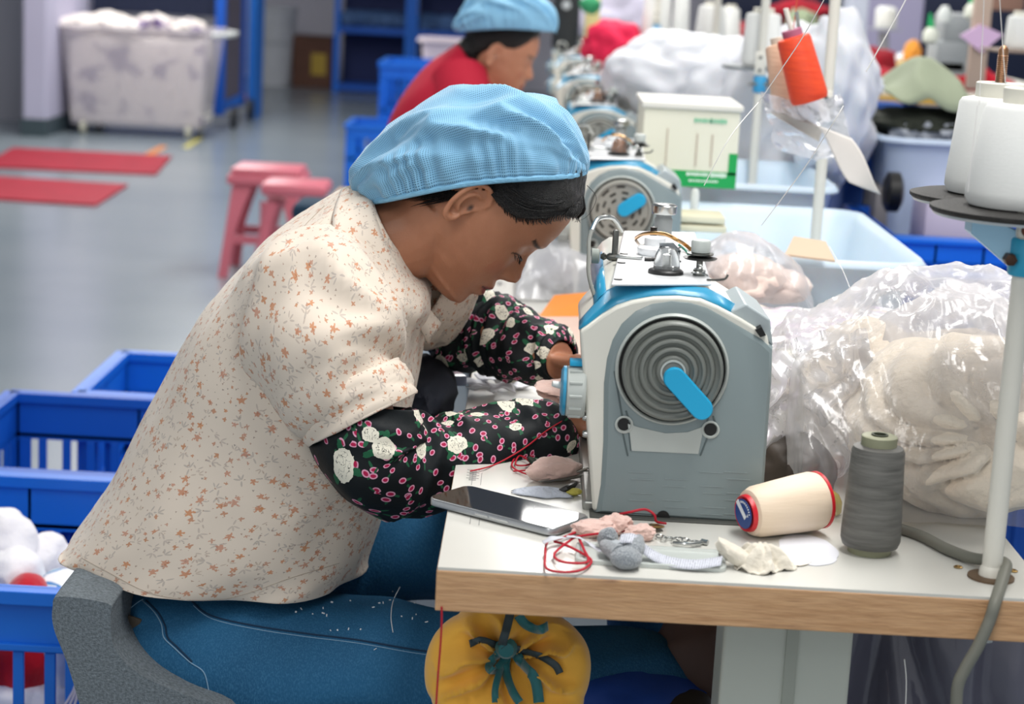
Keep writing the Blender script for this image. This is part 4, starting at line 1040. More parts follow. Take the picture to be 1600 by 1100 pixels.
# turned-down collar wing on the near side
def grid3(corners, nu, nv, fn=None):
    a, b, c_, d = [Vector(v) for v in corners]; mm = M(); vs = []; uv = []
    for j in range(nv+1):
        for i in range(nu+1):
            u, v = i/nu, j/nv; p = a.lerp(b, u).lerp(d.lerp(c_, u), v)
            if fn: p += fn(u, v)
            vs.append(p); uv.append((u*(b-a).length, v*(d-a).length))
    k = nu+1; mm.add(vs, [(j*k+i, j*k+i+1, (j+1)*k+i+1, (j+1)*k+i) for j in range(nv) for i in range(nu)], uv); return mm
cl = [[S(578, 293, 0), S(590, 322, -.055), S(612, 372, -.078), S(636, 415, -.070), S(648, 446, -.045)],
      [S(556, 288, 0), S(560, 318, -.072), S(588, 382, -.102), S(622, 438, -.095), S(650, 470, -.060)],
      [S(535, 300, .0), S(534, 338, -.095), S(560, 400, -.128), S(604, 456, -.115), S(660, 500, -.070)]]
rows = []
for r_ in cl: rows.append(catmull(r_, [0]*5, 6)[0])
rr2 = []
for k in range(9):
    t = k/8; row = []
    for j in range(len(rows[0])):
        A, B_, D_ = rows[0][j], rows[1][j], rows[2][j]; p = A*(1-t)**2+B_*(2*t*(1-t))+D_*t*t; row.append(p+Vector((0, -.009+N3(p, 22)*.005, .003)))
    rr2.append(row)
M().rings(rr2, closed=False, cap=(0, 0)).build('collar', blouse_m, bl, angle=180, solid=.0035)
cl2 = [[S(655, 440, -.03), S(668, 470, -.028), S(690, 500, -.02)], [S(640, 452, -.055), S(655, 490, -.05), S(672, 530, -.03)]]
M().rings([catmull(r_, [0]*3, 5)[0] for r_ in cl2], closed=False, cap=(0, 0)).build('placket', blouse_m, bl, angle=180, solid=.003)
M().rings([catmull([S(648, 440, .05), S(690, 450, .07), S(722, 486, .11)], [0]*3, 5)[0], catmull([S(650, 470, .04), S(680, 500, .06), S(700, 530, .10)], [0]*3, 5)[0]], closed=False, cap=(0, 0)).build('far_lapel', blouse_m, bl, angle=180, solid=.003)
# short sleeves with turned-up cuffs
def sleeve(path, rad, name, sd, foldk=1):
    pts, rr_ = catmull([Vector(p) for p in path], rad, 8); mm = M(); rings = []; n = 64
    nrm = None
    for i, p in enumerate(pts):
        a_ = pts[max(0, i-1)]; b_ = pts[min(len(pts)-1, i+1)]; t = (b_-a_).normalized()
        nrm = (Vector((1, 0, 0))-t*t.x).normalized() if nrm is None else (nrm-t*nrm.dot(t)).normalized(); bi = t.cross(nrm); k = i/(len(pts)-1); ring = []
        for j in range(n):
            q = 2*PI*j/n; v = nrm*math.cos(q)+bi*math.sin(q)
            g = (ridge(Vector((math.cos(q)*.9+sd, k*4.2+math.sin(q)*1.1, 0)), 1.25, 3)*.017+N3(p+v*.05, 20)*.004)*foldk*min(1, k*4)*min(1, (1-k)*4+.15)
            ring.append(p+v*(rr_[i]+g))
        rings.append(ring)
    return mm.rings(rings, cap=(0, 0))
sleeve([S(525, 412, -.06), S(520, 445, -.115), S(527, 492, -.150), S(550, 545, -.168), S(578, 584, -.176)], [.064, .078, .082, .074, .064], 'sleeve', 1).build('sleeve', blouse_m, bl, angle=180, solid=.002)
c0_ = S(571, 572, -.174); c1_ = S(584, 600, -.178)
M().rings(sleeve([S(560, 552, -.172), S(572, 574, -.175), S(588, 604, -.179)], [.066, .0665, .0665], 'cuff', 2, .15).v and [], cap=(0, 0)) if 0 else None
cf = sleeve([S(562, 556, -.171), S(574, 577, -.175), S(588, 603, -.179)], [.067, .068, .0675], 'cuff', 2, .2).build('sleeve_cuff', blouse_m, bl, angle=180, solid=.004)
sleeve([S(600, 430, .06), S(630, 455, .13), S(665, 485, .17), S(700, 500, .185)], [.08, .083, .075, .066], 'sleeve', 5).build('sleeve', blouse_m, bl, angle=180, solid=.002)
# ---- dark oversleeves with gathered folds
def over(path, rad, name, sd, bunch):
    pts, rr_ = catmull([Vector(p) for p in path], rad, 12); rings = []; n = 60; nrm = None
    for i, p in enumerate(pts):
        a_ = pts[max(0, i-1)]; b_ = pts[min(len(pts)-1, i+1)]; t = (b_-a_).normalized()
        nrm = (Vector((0, 0, 1))-t*t.z).normalized() if nrm is None else (nrm-t*nrm.dot(t)).normalized(); bi = t.cross(nrm); k = i/(len(pts)-1); ring = []
        for j in range(n):
            q = 2*PI*j/n; v = nrm*math.cos(q)+bi*math.sin(q)
            g = ridge(Vector((math.cos(q)*.5+sd, k*bunch+math.sin(q)*.5, 0)), 1.6, sd)*.010+N3(p+v*.05, 25, sd)*.005
            g *= min(1, k*8+.1)*min(1, (1-k)*9+.1)
            ring.append(p+v*(rr_[i]+g))
        rings.append(ring)
    return M().rings(rings, cap=(0, 0))
over([S(600, 585, -.176), S(598, 625, -.182), S(607, 658, -.182), S(650, 672, -.165), S(700, 674, -.15), S(760, 668, -.128), S(820, 660, -.105), S(864, 652, -.088), S(876, 650, -.082)], [.0525, .058, .0595, .054, .0475, .046, .043, .037, .0255], 'oversleeve', 1, 6).build('oversleeve', dark_m, w1, angle=180, solid=.002)
over([S(690, 515, .185), S(700, 548, .20), S(735, 560, .19), S(775, 566, .17), S(815, 576, .14), S(858, 583, .105), S(878, 585, .088)], [.046, .052, .049, .044, .040, .033, .0255], 'oversleeve', 7, 9).build('oversleeve', dark_m, w1, angle=180, solid=.002)
# ---- jeans
def leg(path, rad, flat=.9):
    pts, rr_ = catmull([Vector(p) for p in path], rad, 8); mm = M(); rings = []; n = 48; nrm = None
    for i, p in enumerate(pts):
        a_ = pts[max(0, i-1)]; b_ = pts[min(len(pts)-1, i+1)]; t = (b_-a_).normalized()
        nrm = (Vector((0, 0, 1))-t*t.z).normalized() if nrm is None else (nrm-t*nrm.dot(t)).normalized(); bi = t.cross(nrm); k = i/(len(pts)-1)
        rings.append([p+(nrm*math.cos(q)*flat+bi*math.sin(q))*(rr_[i]+(ridge(p+nrm*math.cos(q)*.1+bi*math.sin(q)*.1, 7, 2)-.4)*.006) for q in [2*PI*j/n for j in range(n)]])
    return mm.rings(rings)
m = leg([S(262, 978, -.02), S(315, 985, -.06), S(420, 1000, -.09), S(560, 1000, -.095), S(700, 1015, -.09), S(860, 1030, -.08), S(980, 1035, -.06), S(1030, 1060, -.05), S(1020, 1160, -.05), S(960, 1400, -.06)], [.100, .125, .120, .098, .088, .078, .068, .062, .058, .045])
m2 = leg([S(260, 960, .06), S(420, 940, .11), S(560, 880, .13), S(720, 875, .14), S(900, 900, .14), S(1010, 940, .13), S(1030, 1050, .13), S(980, 1330, .12)], [.13, .125, .110, .10, .085, .072, .066, .05])
m.add(m2.v, m2.f, m2.uv); blob(S(268, 972, 0), (.110, .165, .09), .05, 1, m, 4)
je = m.build('jeans', denim_m, w1, angle=180)
st_m = mat('pale_stitching', '7fa2bd', .7)
def on_leg(pts, name, m_, r=.0011, par=None):
    M().tube(pts, r, 6, 4).build(name, m_, par or je)
# side seam and pocket seam, laid on the near side by ray casting
bpy.context.view_layer.update()
from mathutils.bvhtree import BVHTree
def bvh(o): 
    dg = bpy.context.evaluated_depsgraph_get(); return BVHTree.FromObject(o.evaluated_get(dg), dg)
def project(tree, pxs, off=.001, mw=Vector((0, 0, 0))):
    o_ = []
    for px, py in pxs:
        d = ray(px, py).normalized(); h = tree.ray_cast(Vector((0, 0, H)), d)
        if h[0] is not None: o_.append(h[0]-d*off)
    return o_
tj = bvh(je)
def seam(pxs, name, m_, r, off=.0006, tree=None, par=None):
    pts, _ = catmull([Vector((a, b, 0)) for a, b in pxs], [0]*len(pxs), 6); pr_ = project(tree or tj, [(p.x, p.y) for p in pts], off)
    if len(pr_) > 2: M().tube(pr_, r, 6, 1).build(name, m_, par or je)
dsm = mat('dark_seam', '0e2f4c', .8)
seam([(300, 940), (330, 962), (400, 978), (480, 990), (560, 1000), (640, 1014), (700, 1022)], 'side_seam', dsm, .0012)
seam([(302, 946), (332, 967), (400, 983), (480, 995), (560, 1005), (640, 1019), (700, 1027)], 'side_stitching', st_m, .0005)
seam([(222, 938), (240, 955), (252, 975), (256, 996), (272, 1012), (296, 1034), (318, 1050), (326, 1078)], 'pocket_stitching', st_m, .0007)
seam([(228, 938), (247, 957), (258, 978), (262, 996), (278, 1012), (300, 1034)], 'pocket_seam', dsm, .0011)
seam([(182, 978), (196, 958), (214, 942), (224, 936)], 'waist_stitching', st_m, .0006)
seam([(176, 968), (190, 948), (204, 934)], 'waist_stitching', st_m, .0006)
pt = project(tj, [(207, 977)], .001)
if pt: M().box(pt[0], (.017, .004, .022), Matrix.Rotation(.3, 3, 'Y'), .0015).build('leather_patch', mat('brown_patch', '4b4238', .7), je)
m = M()
for k in range(26):
    random.seed(50+k); px = random.gauss(560, 70); py = random.gauss(950, 28)
    if px > 680: continue
    for q in project(tj, [(px, py)], .0012): m.box(q, (random.uniform(.001, .004), .001, random.uniform(.0006, .002)), Matrix.Rotation(random.random()*3, 3, 'Y'))
tbl = bvh(bl)
sem = mat('blouse_seam', 'a8998a', .8)
seam([(507, 322), (470, 360), (436, 410), (417, 460), (412, 500), (418, 535), (438, 590), (475, 640), (520, 668)], 'armhole_seam', sem, .0007, .0002, tbl, bl)
seam([(128, 872), (165, 892), (245, 930), (350, 936), (455, 903), (530, 880)], 'hem_stitching', sem, .0004, .0002, tbl, bl)
pl = project(tj, [(625, 917), (614, 940), (611, 965), (614, 988)], .002)
if len(pl) == 4: m.tube(pl, .0005, 5, 5)
m.build('lint', mat('white_lint', 'dfe3e6', .9), je)
# seat the worker sits on
seat_m = mat('grey_tweed', '7c868d', .9, var=.5, vs=300, bump=.6, bs=500)
ch = thing('upholstered_seat', P(300, 1100, Y0), 'grey tweed padded seat with low curved back under the seamstress', 'chair')
a = P(104, 912, 2.2); b_ = P(190, 924, 2.2)
rings = []
for x, y, dx in ((100, 916, 0), ):
    pass
bkp = [(112, 905), (186, 916), (190, 935), (196, 985), (235, 1025), (300, 1055), (380, 1090), (380, 1190), (170, 1190), (150, 1100), (124, 1010), (103, 955), (101, 922)]
m = M(); pts, _ = catmull([Vector((a, b, 0)) for a, b in bkp], [0]*len(bkp), 5, True)
yn, yf = 2.08, 2.56
rg = []
for t, k in ((0, .90), (.012, .96), (.035, 1), (.2, 1), (.44, 1), (.47, .97), (.485, .9)):
    cxx = sum(p.x for p in pts)/len(pts); cyy = sum(p.y for p in pts)/len(pts)
    sc_ = 1-(1-k)*.12
    rg.append([P(cxx+(p.x-cxx)*sc_, cyy+(p.y-cyy)*sc_, 2.14)+Vector((0, yn-2.14+t, 0)) for p in pts])
m.rings(rg).build('back_cushion', seat_m, ch, angle=60)
zc = P(300, 1055, 2.14).z
M().box((P(330, 1060, 2.14).x+.05, (yn+yf)/2, zc-.06), (.36, yf-yn-.02, .08), bev=.03).build('seat_cushion', seat_m, ch)
for sx in (-.13, .17):
    for sy in (2.14, 2.5): M().tube([(P(330, 1060, 2.14).x+sx, sy, zc-.1), (P(330, 1060, 2.14).x+sx*1.15, sy, 0)], [.016, .012], 10, 1).build('leg', black, ch)
# ================================================================ the worker in red, farther along
YB = 5.1
w2 = thing('person', P(720, 220, YB), 'worker in plain red shirt and light blue cap behind the first seamstress', 'person')
def S2(px, py, l): return P(px, py, YB)+LAT*l
o2, d2, f2 = frame(788, 88, YB, (-.42, .91))
def fr2(s, r, l): return o2+d2*s+f2*r+LAT*l
m = M(); m.rings([[fr2(*v) for v in rg] for rg in hg[::2]]); ear(m, fr2, -1); ear(m, fr2, 1)
m.tube([S2(780, 100, 0), S2(762, 120, 0), S2(745, 145, 0), S2(735, 180, 0)], [.06, .056, .06, .1], 20, 3)
m.tube([S2(735, 160, 0), S2(700, 260, 0), S2(670, 380, 0)], [.12, .14, .15], 16, 3)
na = [S2(740, 170, -.16), S2(735, 250, -.2), S2(790, 270, -.16), S2(855, 255, -.1)]
m.tube(na, [.045, .04, .034, .025], 14, 4); fa_ = [S2(740, 170, .16), S2(745, 250, .2), S2(800, 265, .16), S2(860, 250, .1)]; m.tube(fa_, [.045, .04, .034, .025], 14, 4)
hand(m, na[-1], Vector((1, .4, -.1)), Vector((0, 0, 1)), 1, .5, .9, 1); hand(m, fa_[-1], Vector((1, -.2, -.1)), Vector((0, 0, 1)), 1, .5, .9, -1)
skin_body('body', m, w2, .004, painter(o2, d2, f2, 'c98f72'))
mh = hair_shell(fr2, 'hair', w2, .009); blob(fr2(.02, -.075, 0), (.05, .06, .045), .2, 3, mh, 3)
mh.build('hair', hair_m, w2, recalc=False)
out = [(716, 52), (708, 42), (714, 28), (725, 10), (740, -8), (775, -18), (815, -16), (845, -4), (864, 16), (871, 36), (868, 52)]
op, _ = catmull([Vector((a, b, 0)) for a, b in out], [0]*len(out), 8)
Ls = [0]
for a, b in zip(op, op[1:]): Ls.append(Ls[-1]+(b-a).length)
cap_mesh(outline, S2, (716, 50), (868, 50), 6, .098, 90, 60, 1.2).build('cloth_cap', cap_plain, w2, angle=180, solid=.001)
m = M(); rings = []
s2 = [((600, 400), (760, 400), .18), ((603, 300), (770, 300), .18), ((604, 215), (792, 250), .185), ((612, 180), (796, 210), .19), ((632, 145), (798, 175), .19), ((664, 108), (790, 150), .16), ((694, 84), (778, 138), .12), ((716, 68), (768, 130), .08)]
for b, f, h in dens(s2, 5):
    B = S2(b[0], b[1], 0); Fp = S2(f[0], f[1], 0); c_ = (B+Fp)/2; ax = (Fp-B)/2
    rings.append([c_+ax*math.cos(2*PI*j/48)+LAT*h*math.sin(2*PI*j/48)+Vector((0, 0, N3(Vector((b[0]*.02, j*.2, 0)), 1)*.01)) for j in range(48)])
rs_m = mat('red_shirt', 'b80a30', .8, bump=.5, bs=14)
sh = M().rings(rings, cap=(0, 0)).build('shirt', rs_m, w2, angle=180, solid=.004)
M().tube([S2(720, 120, -.09), S2(730, 170, -.17), S2(732, 230, -.205), S2(755, 262, -.19)], [.075, .075, .062, .055], 24, 4).build('sleeve', rs_m, sh)
M().tube([S2(720, 120, .09), S2(730, 170, .17), S2(732, 230, .205), S2(755, 262, .19)], [.075, .075, .062, .055], 24, 4).build('sleeve', rs_m, sh)
M().tube([S2(650, 400, -.08), S2(760, 400, -.1), S2(880, 410, -.1), S2(880, 640, -.1)], [.11, .1, .07, .05], 20, 4).build('trousers', mat('navy_trousers', '17233c', .8), w2)
M().box((P(660, 420, YB).x, YB, P(660, 440, YB).z), (.36, .36, .06), bev=.02).build('seat_of_stool', black) if 0 else None
s2t = thing('work_stool', (P(665, 440, YB).x, YB, 0), 'dark stool under the red-shirted worker', 'stool')
M().box((P(665, 440, YB).x, YB, P(665, 452, YB).z), (.34, .34, .05), bev=.015).build('seat', black, s2t)
for ax in (-1, 1):
    for ay in (-1, 1): M().tube([(s2t.location.x+ax*.13, YB+ay*.13, P(665, 452, YB).z), (s2t.location.x+ax*.16, YB+ay*.16, 0)], .014, 8, 1).build('leg', black, s2t)
# ================================================================ things on the nearest table
# smartphone
ph = thing('smartphone', T(795, 796), 'silver-edged black smartphone lying across the table corner', 'phone')
A_, B_, C_, D_ = T(655, 781, .009), T(740, 755, .009), T(936, 803, .009), T(853, 832, .009)
ux = ((D_-A_)+(C_-B_)).normalized(); uy = Vector((-ux.y, ux.x, 0)); cc = (A_+B_+C_+D_)/4; Lx = ((D_-A_).length+(C_-B_).length)/2; Ly = .071
Rp = Matrix((( ux.x, uy.x, 0), (ux.y, uy.y, 0), (0, 0, 1)))
def rr_poly(c, lx, ly, r, z, n=7):
    out = []
    for ax, ay, a0 in ((1, 1, 0), (-1, 1, 90), (-1, -1, 180), (1, -1, 270)):
        for k in range(n): t = math.radians(a0+90*k/(n-1)); out.append(Vector(c)+ux*(ax*(lx/2-r)+r*math.cos(t))+uy*(ay*(ly/2-r)+r*math.sin(t))+Vector((0, 0, z)))
    return out
c0 = Vector((cc.x, cc.y, TT+.0012))
alu = mat('phone_aluminium', 'b4b6b8', .3, .85)
M().rings([rr_poly(c0, Lx-.003, Ly-.003, .011, 0), rr_poly(c0, Lx, Ly, .012, .0012), rr_poly(c0, Lx, Ly, .012, .0072), rr_poly(c0, Lx-.0022, Ly-.0022, .011, .0084)]).build('frame', alu, ph, angle=50)
M().rings([rr_poly(c0, Lx-.003, Ly-.003, .0105, .0080), rr_poly(c0, Lx-.0035, Ly-.0035, .010, .0088)]).build('screen', mat('phone_glass', '07080c', .04, spec=.9, coat=1), ph, sm=False)
for s_, l_ in ((-.008, .016), (.014, .024)):
    M().box(c0+ux*s_-uy*(Ly/2+.0003)+Vector((0, 0, .0044)), (l_, .0012, .0026), Rp, .0005).build('side_button', mat('button_aluminium', 'c8cacc', .25, .9), ph)
cr_ = M(); cr_.box(c0+ux*(.028)+uy*.004+Vector((0, 0, .0089)), (.0004, .040, .0001), Rp@Matrix.Rotation(.5, 3, 'Z')); cr_.build('screen_crack', mat('crack_line', '4a4c50', .4), ph, sm=False)
# grey thread cone
def cone(name, base, r0, r1, h, tm, core, label, cat='thread cone', collar=.010, axis=(0, 0, 1), rc=.6, grp=None, rod=None, coreh=.008, lab=None):
    ax = Vector(axis).normalized(); t = thing(name, base, label, cat, grp)
    M().lathe(base, ax, [(r0*.72, 0), (r0*.74, coreh), (r0*.7, coreh)], 40, (1, 0)).build('core_foot', core, t)
    M().lathe(base, ax, [(r0*.7, coreh*.9), (r0*.93, coreh), (r0, coreh+.006), (r0*1.0, coreh+.014), (r1*1.0+ (r0-r1)*.05, h-.006), (r1*.94, h-.002), (r1*.7, h)], 56).build('wound_thread', tm, t)
    M().lathe(base, ax, [(r1*rc, h-.003), (r1*rc, h+collar), (r1*rc*.92, h+collar+.001), (r1*rc*.45, h+collar+.001), (r1*rc*.42, h-.004)], 40, (0, 1)).build('core_top', core, t)
    return t
def windm(name, a, b_, sc_=170): 
    def f(m, b):
        n = nz(sc_, 3, stretch(uv2(False), .12, .12, 1)); 
        return mixc(smooth(n, .3, .7), a, b_)
    return mat(name, a, .5, fn=f, bump=.25, bs=sc_*2, bstretch=(.1, .1, 1), spec=.4)
gt = T(1358, 862)
cone('thread_cone', gt, .0300, .0262, .111, windm('grey_thread', '52514e', '6c6b67'), mat('olive_core', '8f9076', .5), 'tall grey thread cone standing at the right on the table', collar=.009, rc=.68)
m = M(); m.lathe(gt+Vector((0, 0, .1215)), (0, 0, 1), [(.0085, 0), (.0085, .0008), (.0065, .0008), (.0062, -.004)], 24, (0, 1)); m.build('core_hole', mat('olive_dark', '3c4030', .6), bpy.data.objects['thread_cone'])
# cream cone lying down
ca = T(1180, 845); cb_ = T(1272, 822)
axv = Vector((.95, .42, -.05)); axv = (P(1272, 806, ca.y+.06)-P(1166, 828, ca.y+.0)); axv = Vector((.078, .038, .004)).normalized()
zc_ = TT+.026; st0 = P(1166, 826, 0.001+T(1180, 850).y+.02); st0.z = zc_
ct = thing('thread_cone', st0, 'cream thread cone with red ends lying on its side', 'thread cone')
ctm = windm('cream_thread', 'ead8c2', 'e2ceb6', 60)
tilt_ax = (axv+Vector((0, 0, .045))).normalized()
M().lathe(st0, tilt_ax, [(.0175, .0), (.0235, .003), (.0265, .010), (.0300, .060), (.0308, .078), (.029, .084), (.020, .086)], 56).build('wound_thread', ctm, ct)
M().lathe(st0, tilt_ax, [(.012, -.001), (.0185, -.004), (.0195, -.001), (.0195, .004)], 44, (1, 0)).build('red_collar', mat('red_plastic', 'c8202c', .35), ct)
M().lathe(st0, tilt_ax, [(.0225, .083), (.0300, .084), (.0302, .087), (.0255, .0885), (.0005, .0885)], 48, (0, 1)).build('red_flange', mat('red_plastic', 'c8202c', .35), ct)
M().lathe(st0-tilt_ax*.0045, -tilt_ax, [(.0155, 0), (.0155, .0006), (.0004, .0006)], 40).build('blue_label', mat('label_blue', '163f86', .45), ct)
eu = tilt_ax.cross(Vector((0, 0, 1))).normalized(); ev = eu.cross(tilt_ax).normalized(); ev = ev if ev.z > 0 else -ev
def lab_t(u, v, h=.0056): return st0-tilt_ax*h+eu*u+ev*v
m = M()
def lab_box(u, v, w_, h_, ang=0):
    R3 = Matrix((eu, ev, -tilt_ax)).transposed() @ Matrix.Rotation(ang, 3, 'Z'); m.box(lab_t(u, v), (w_, h_, .0003), R3)
for k in range(9):
    t = .2+k*.21; lab_box(math.cos(t)*.0126*-1*-1, math.sin(t)*.0126, .0013, .0022, t-PI/2)
lab_box(.003*-1, .004, .022, .0055, -.75); m.add([lab_t(.0075, -.001), lab_t(.0105, -.001), lab_t(.009, .003)], [(0, 1, 2)])
m.build('label_print', mat('label_white', 'e6e9ee', .5), ct, sm=False, recalc=False)
# paper discs, lint flower, trays
paper = mat('white_paper', 'd6d7de', .7); lint_m = mat('cream_cotton', 'd8d1c2', .85, sheen=.4, bump=1, bs=90)
def disc(c, rx, ry, z, name, m_, label, cat, seed=0, th=.0006, n=40, ja=.06):
    c = Vector(c); pts = []
    for k in range(n): t = 2*PI*k/n; r = 1+N3(Vector((math.cos(t), math.sin(t), seed)), 1.6)*ja*2+N3(Vector((math.cos(t), math.sin(t), seed)), 7)*ja; pts.append(c+Vector((math.cos(t)*rx*r, math.sin(t)*ry*r, z)))
    return tag(M().prism(pts, (0, 0, th)).build(name, m_, sm=False), label, cat)
disc(T(1262, 860), .030, .052, .0003, 'paper_disc', paper, 'round white paper disc under the lying cream cone', 'paper', 3)
disc(T(1225, 872), .027, .03, .0011, 'paper_disc', mat('cream_paper', 'ece4d8', .7), 'smaller cream paper disc between lint flower and cream cone', 'paper', 5)
def ruffle(c, r, h, seed, name, m_, label, cat, waves=7):
    c = Vector(c); rg = []
    for i in range(22):
        k = i/21; row = []
        for j in range(110):
            t = 2*PI*j/110; rad = r*(.12+.88*k)*(1+.14*math.sin(t*3+seed)+.08*math.sin(t*5+seed*2)); z = h*(1-k**1.5)*.8+h*.38*math.sin(t*waves+seed+k*4)*k*(1.3-k)+h*.2*N3(Vector((math.cos(t)*k*2, math.sin(t)*k*2, seed)), 2.2)
            row.append(c+Vector((rad*math.cos(t), rad*math.sin(t)*.9, max(.001+.0006*math.sin(j), z))))
        rg.append(row)
    return tag(M().rings(rg, cap=(1, 0)).build(name, m_, angle=180, solid=.0012), label, cat)
ruffle(T(1188, 885), .030, .026, 1.2, 'cloth_rosette', lint_m, 'crumpled cream cotton scrap in front of the red-ended cone', 'fabric scrap')
blob(T(1150, 868, .012), (.022, .009, .008), .25, 2, None, 3, .15, 4, rot=Matrix.Rotation(-.3, 3, 'Z')@Matrix.Rotation(.5, 3, 'Y')).build('cotton_strip', lint_m)
tag(bpy.data.objects['cotton_strip'], 'twisted white cotton strip leaning on the blue label of the cream cone', 'fabric scrap')
# shallow translucent tray
tr_m = mat('tray_plastic', 'd4dad6', .2, alpha=.7, coat=.4)
a = T(900, 868); b_ = T(1134, 886); tc_ = Vector(((a.x+b_.x)/2, (a.y+b_.y)/2+.008, 0)); tw = b_.x-a.x
ty_ = thing('shallow_tray', (tc_.x, tc_.y, TT), 'shallow clear plastic tray lid along the front edge of the table', 'tray')
ux_s, uy_s = ux, uy; ux = Vector((1, -.03, 0)).normalized(); uy = Vector((.03, 1, 0)).normalized()
q = Vector((tc_.x, tc_.y, TT)); M().rings([rr_poly(q, tw, .062, .009, .0004), rr_poly(q, tw, .062, .009, .0042), rr_poly(q, tw-.006, .056, .007, .0046), rr_poly(q, tw-.010, .052, .006, .002)]).build('tray_body', tr_m, ty_, angle=40)
ux, uy = ux_s, uy_s
# grey knitted toy limbs
kn = mat('grey_knit', '8b9197', .85, fn=knit, bump=.7, bs=500, sheen=.4)
kt = thing('knitted_toy', T(965, 870), 'small grey knitted toy pieces on the tray beside the red cord', 'toy')
blob(T(978, 872, .011), (.0155, .014, .011), .06, 2, None, 4, 0, 1).build('body', kn, kt)
M().tube([T(968, 866, .014), T(955, 858, .013), T(945, 852, .010)], [.009, .0085, .006], 14, 3).build('limb', kn, kt)
M().tube([T(946, 846, .008), T(952, 836, .016), T(955, 828, .020)], [.009, .010, .004], 14, 3).build('ear', kn, kt)
M().tube([T(985, 866, .012), T(992, 855, .017), T(998, 842, .018)], [.010, .010, .005], 14, 3).build('ear', kn, kt)
M().tube([T(968, 862, .014), T(960, 857, .0145)], [.0095, .0092], 14, 1).build('cuff', mat('grey_knit_light', 'a9afb4', .85, bump=.6, bs=300), kt)
# care labels
def strip(name, pts, wd, m_, label, cat, up_=Vector((0, 0, 1)), th=.0004, sub=6, wvec=None):
    p, _ = catmull([Vector(v) for v in pts], [0]*len(pts), sub); L_, R3 = [], []
    rg = []
    for i, q in enumerate(p):
        t = (p[min(len(p)-1, i+1)]-p[max(0, i-1)]).normalized(); s_ = (Vector(wvec) if wvec else t.cross(up_)).normalized(); rg.append([q-s_*wd/2, q-s_*wd*.17, q+s_*wd*.17, q+s_*wd/2])
    o = M().rings(rg, closed=False, cap=(0, 0)).build(name, m_, angle=180, solid=th); return tag(o, label, cat) if label else o
def lab_print(m, b):
    n = nd('ShaderNodeTexNoise', noise_dimensions='2D'); n.inputs['Scale'].default_value = 900; n.inputs['Detail'].default_value = 1
    E.nt.links.new(uv2(True), n.inputs['Vector']); s = nd('ShaderNodeSeparateXYZ', i0=uv2(True))
    ln = E.m('SINE', E(s.outputs[1])*2*PI/.0024) > 0.1
    return mixc(AND(ln, E(n.outputs[0]) > .5)*.7, 'c9ccd6', '4a4e60')
lp = mat('printed_label', 'dfe1e8', .6, fn=lab_print); lpw = mat('plain_label', 'c8cad2', .6)
strip('care_label', [T(968, 842, .024), T(990, 842, .026), T(1012, 862, .010), T(1040, 876, .006), T(1085, 882, .006), T(1128, 876, .010)], .016, lp, 'printed white care label ribbon running from the grey toy along the tray', 'label', wvec=(.2, 1, .35))
strip('care_label', [T(848, 848, .008), T(866, 840, .013), T(884, 840, .008)], .012, lpw, 'small white tag at the left end of the red cord loops', 'label')
strip('care_label', [T(885, 838, .010), T(905, 840, .010), T(925, 852, .003), T(940, 862, .002)], .006, lpw, 'curled white tape end beside the red cord loops', 'label')
m = M(); sqm = strip('label_symbol', [T(985, 838, .0275), T(996, 842, .0265)], .007, mat('label_square_ink', 'a9b6c8', .6), 'pale blue printed square on the care label fold', 'label', wvec=(.2, 1, .35)) if 0 else None
# red cords
def cord(pts, label, r=.0013, sub=8, name='red_cord', m_=None): return tag(M().tube(pts, r, 8, sub).build(name, m_ or red_m), label, 'cord')
cord([T(1040, 818, .004), T(1026, 815, .010), T(1022, 804, .018), T(1008, 796, .022), T(985, 800, .020), T(960, 806, .013), T(925, 820, .006), T(880, 840, .004), T(856, 846, .004), T(852, 868, .004), T(854, 888, .0045), T(880, 894, .0045), T(910, 890, .004), T(924, 876, .004), T(905, 862, .005), T(880, 850, .006), T(866, 846, .006)], 'red cord looping out of the hole in the grey machine to the table front edge')
cord([T(1020, 824, .006), T(985, 828, .006), T(950, 832, .007), T(905, 838, .010), T(890, 845, .007), T(866, 866, .005), T(880, 878, .005), T(918, 878, .006), T(912, 858, .006), T(905, 842, .008)], 'second red cord lying in tangled loops on the tray corner')
cord([T(840, 745, .003), T(815, 738, .003), T(800, 728, .003), T(806, 714, .003), T(820, 708, .004), T(832, 716, .004), T(826, 726, .004), T(806, 726, .003), T(812, 712, .006), T(828, 722, .004), T(830, 733, .004), T(802, 736, .003)], 'small tangle of red cord near the dark oversleeve', .0010)
pl = project(bvh(bpy.data.objects['oversleeve']), [(868, 664), (850, 676), (825, 696), (800, 712), (775, 725)], .003)
cord([P(884, 655, Y0-.12)]+pl+[T(758, 731, .003), T(735, 736, .003)], 'taut red cord running across the dark oversleeve to the machine', .0009)
cord([P(690, 948, YF-.004), P(690, 975, YF-.004), P(688, 1010, YF-.004), P(684, 1060, YF-.004), P(681, 1110, YF-.004)], 'red cord hanging down from the table corner beside the yellow pouch', .0010)
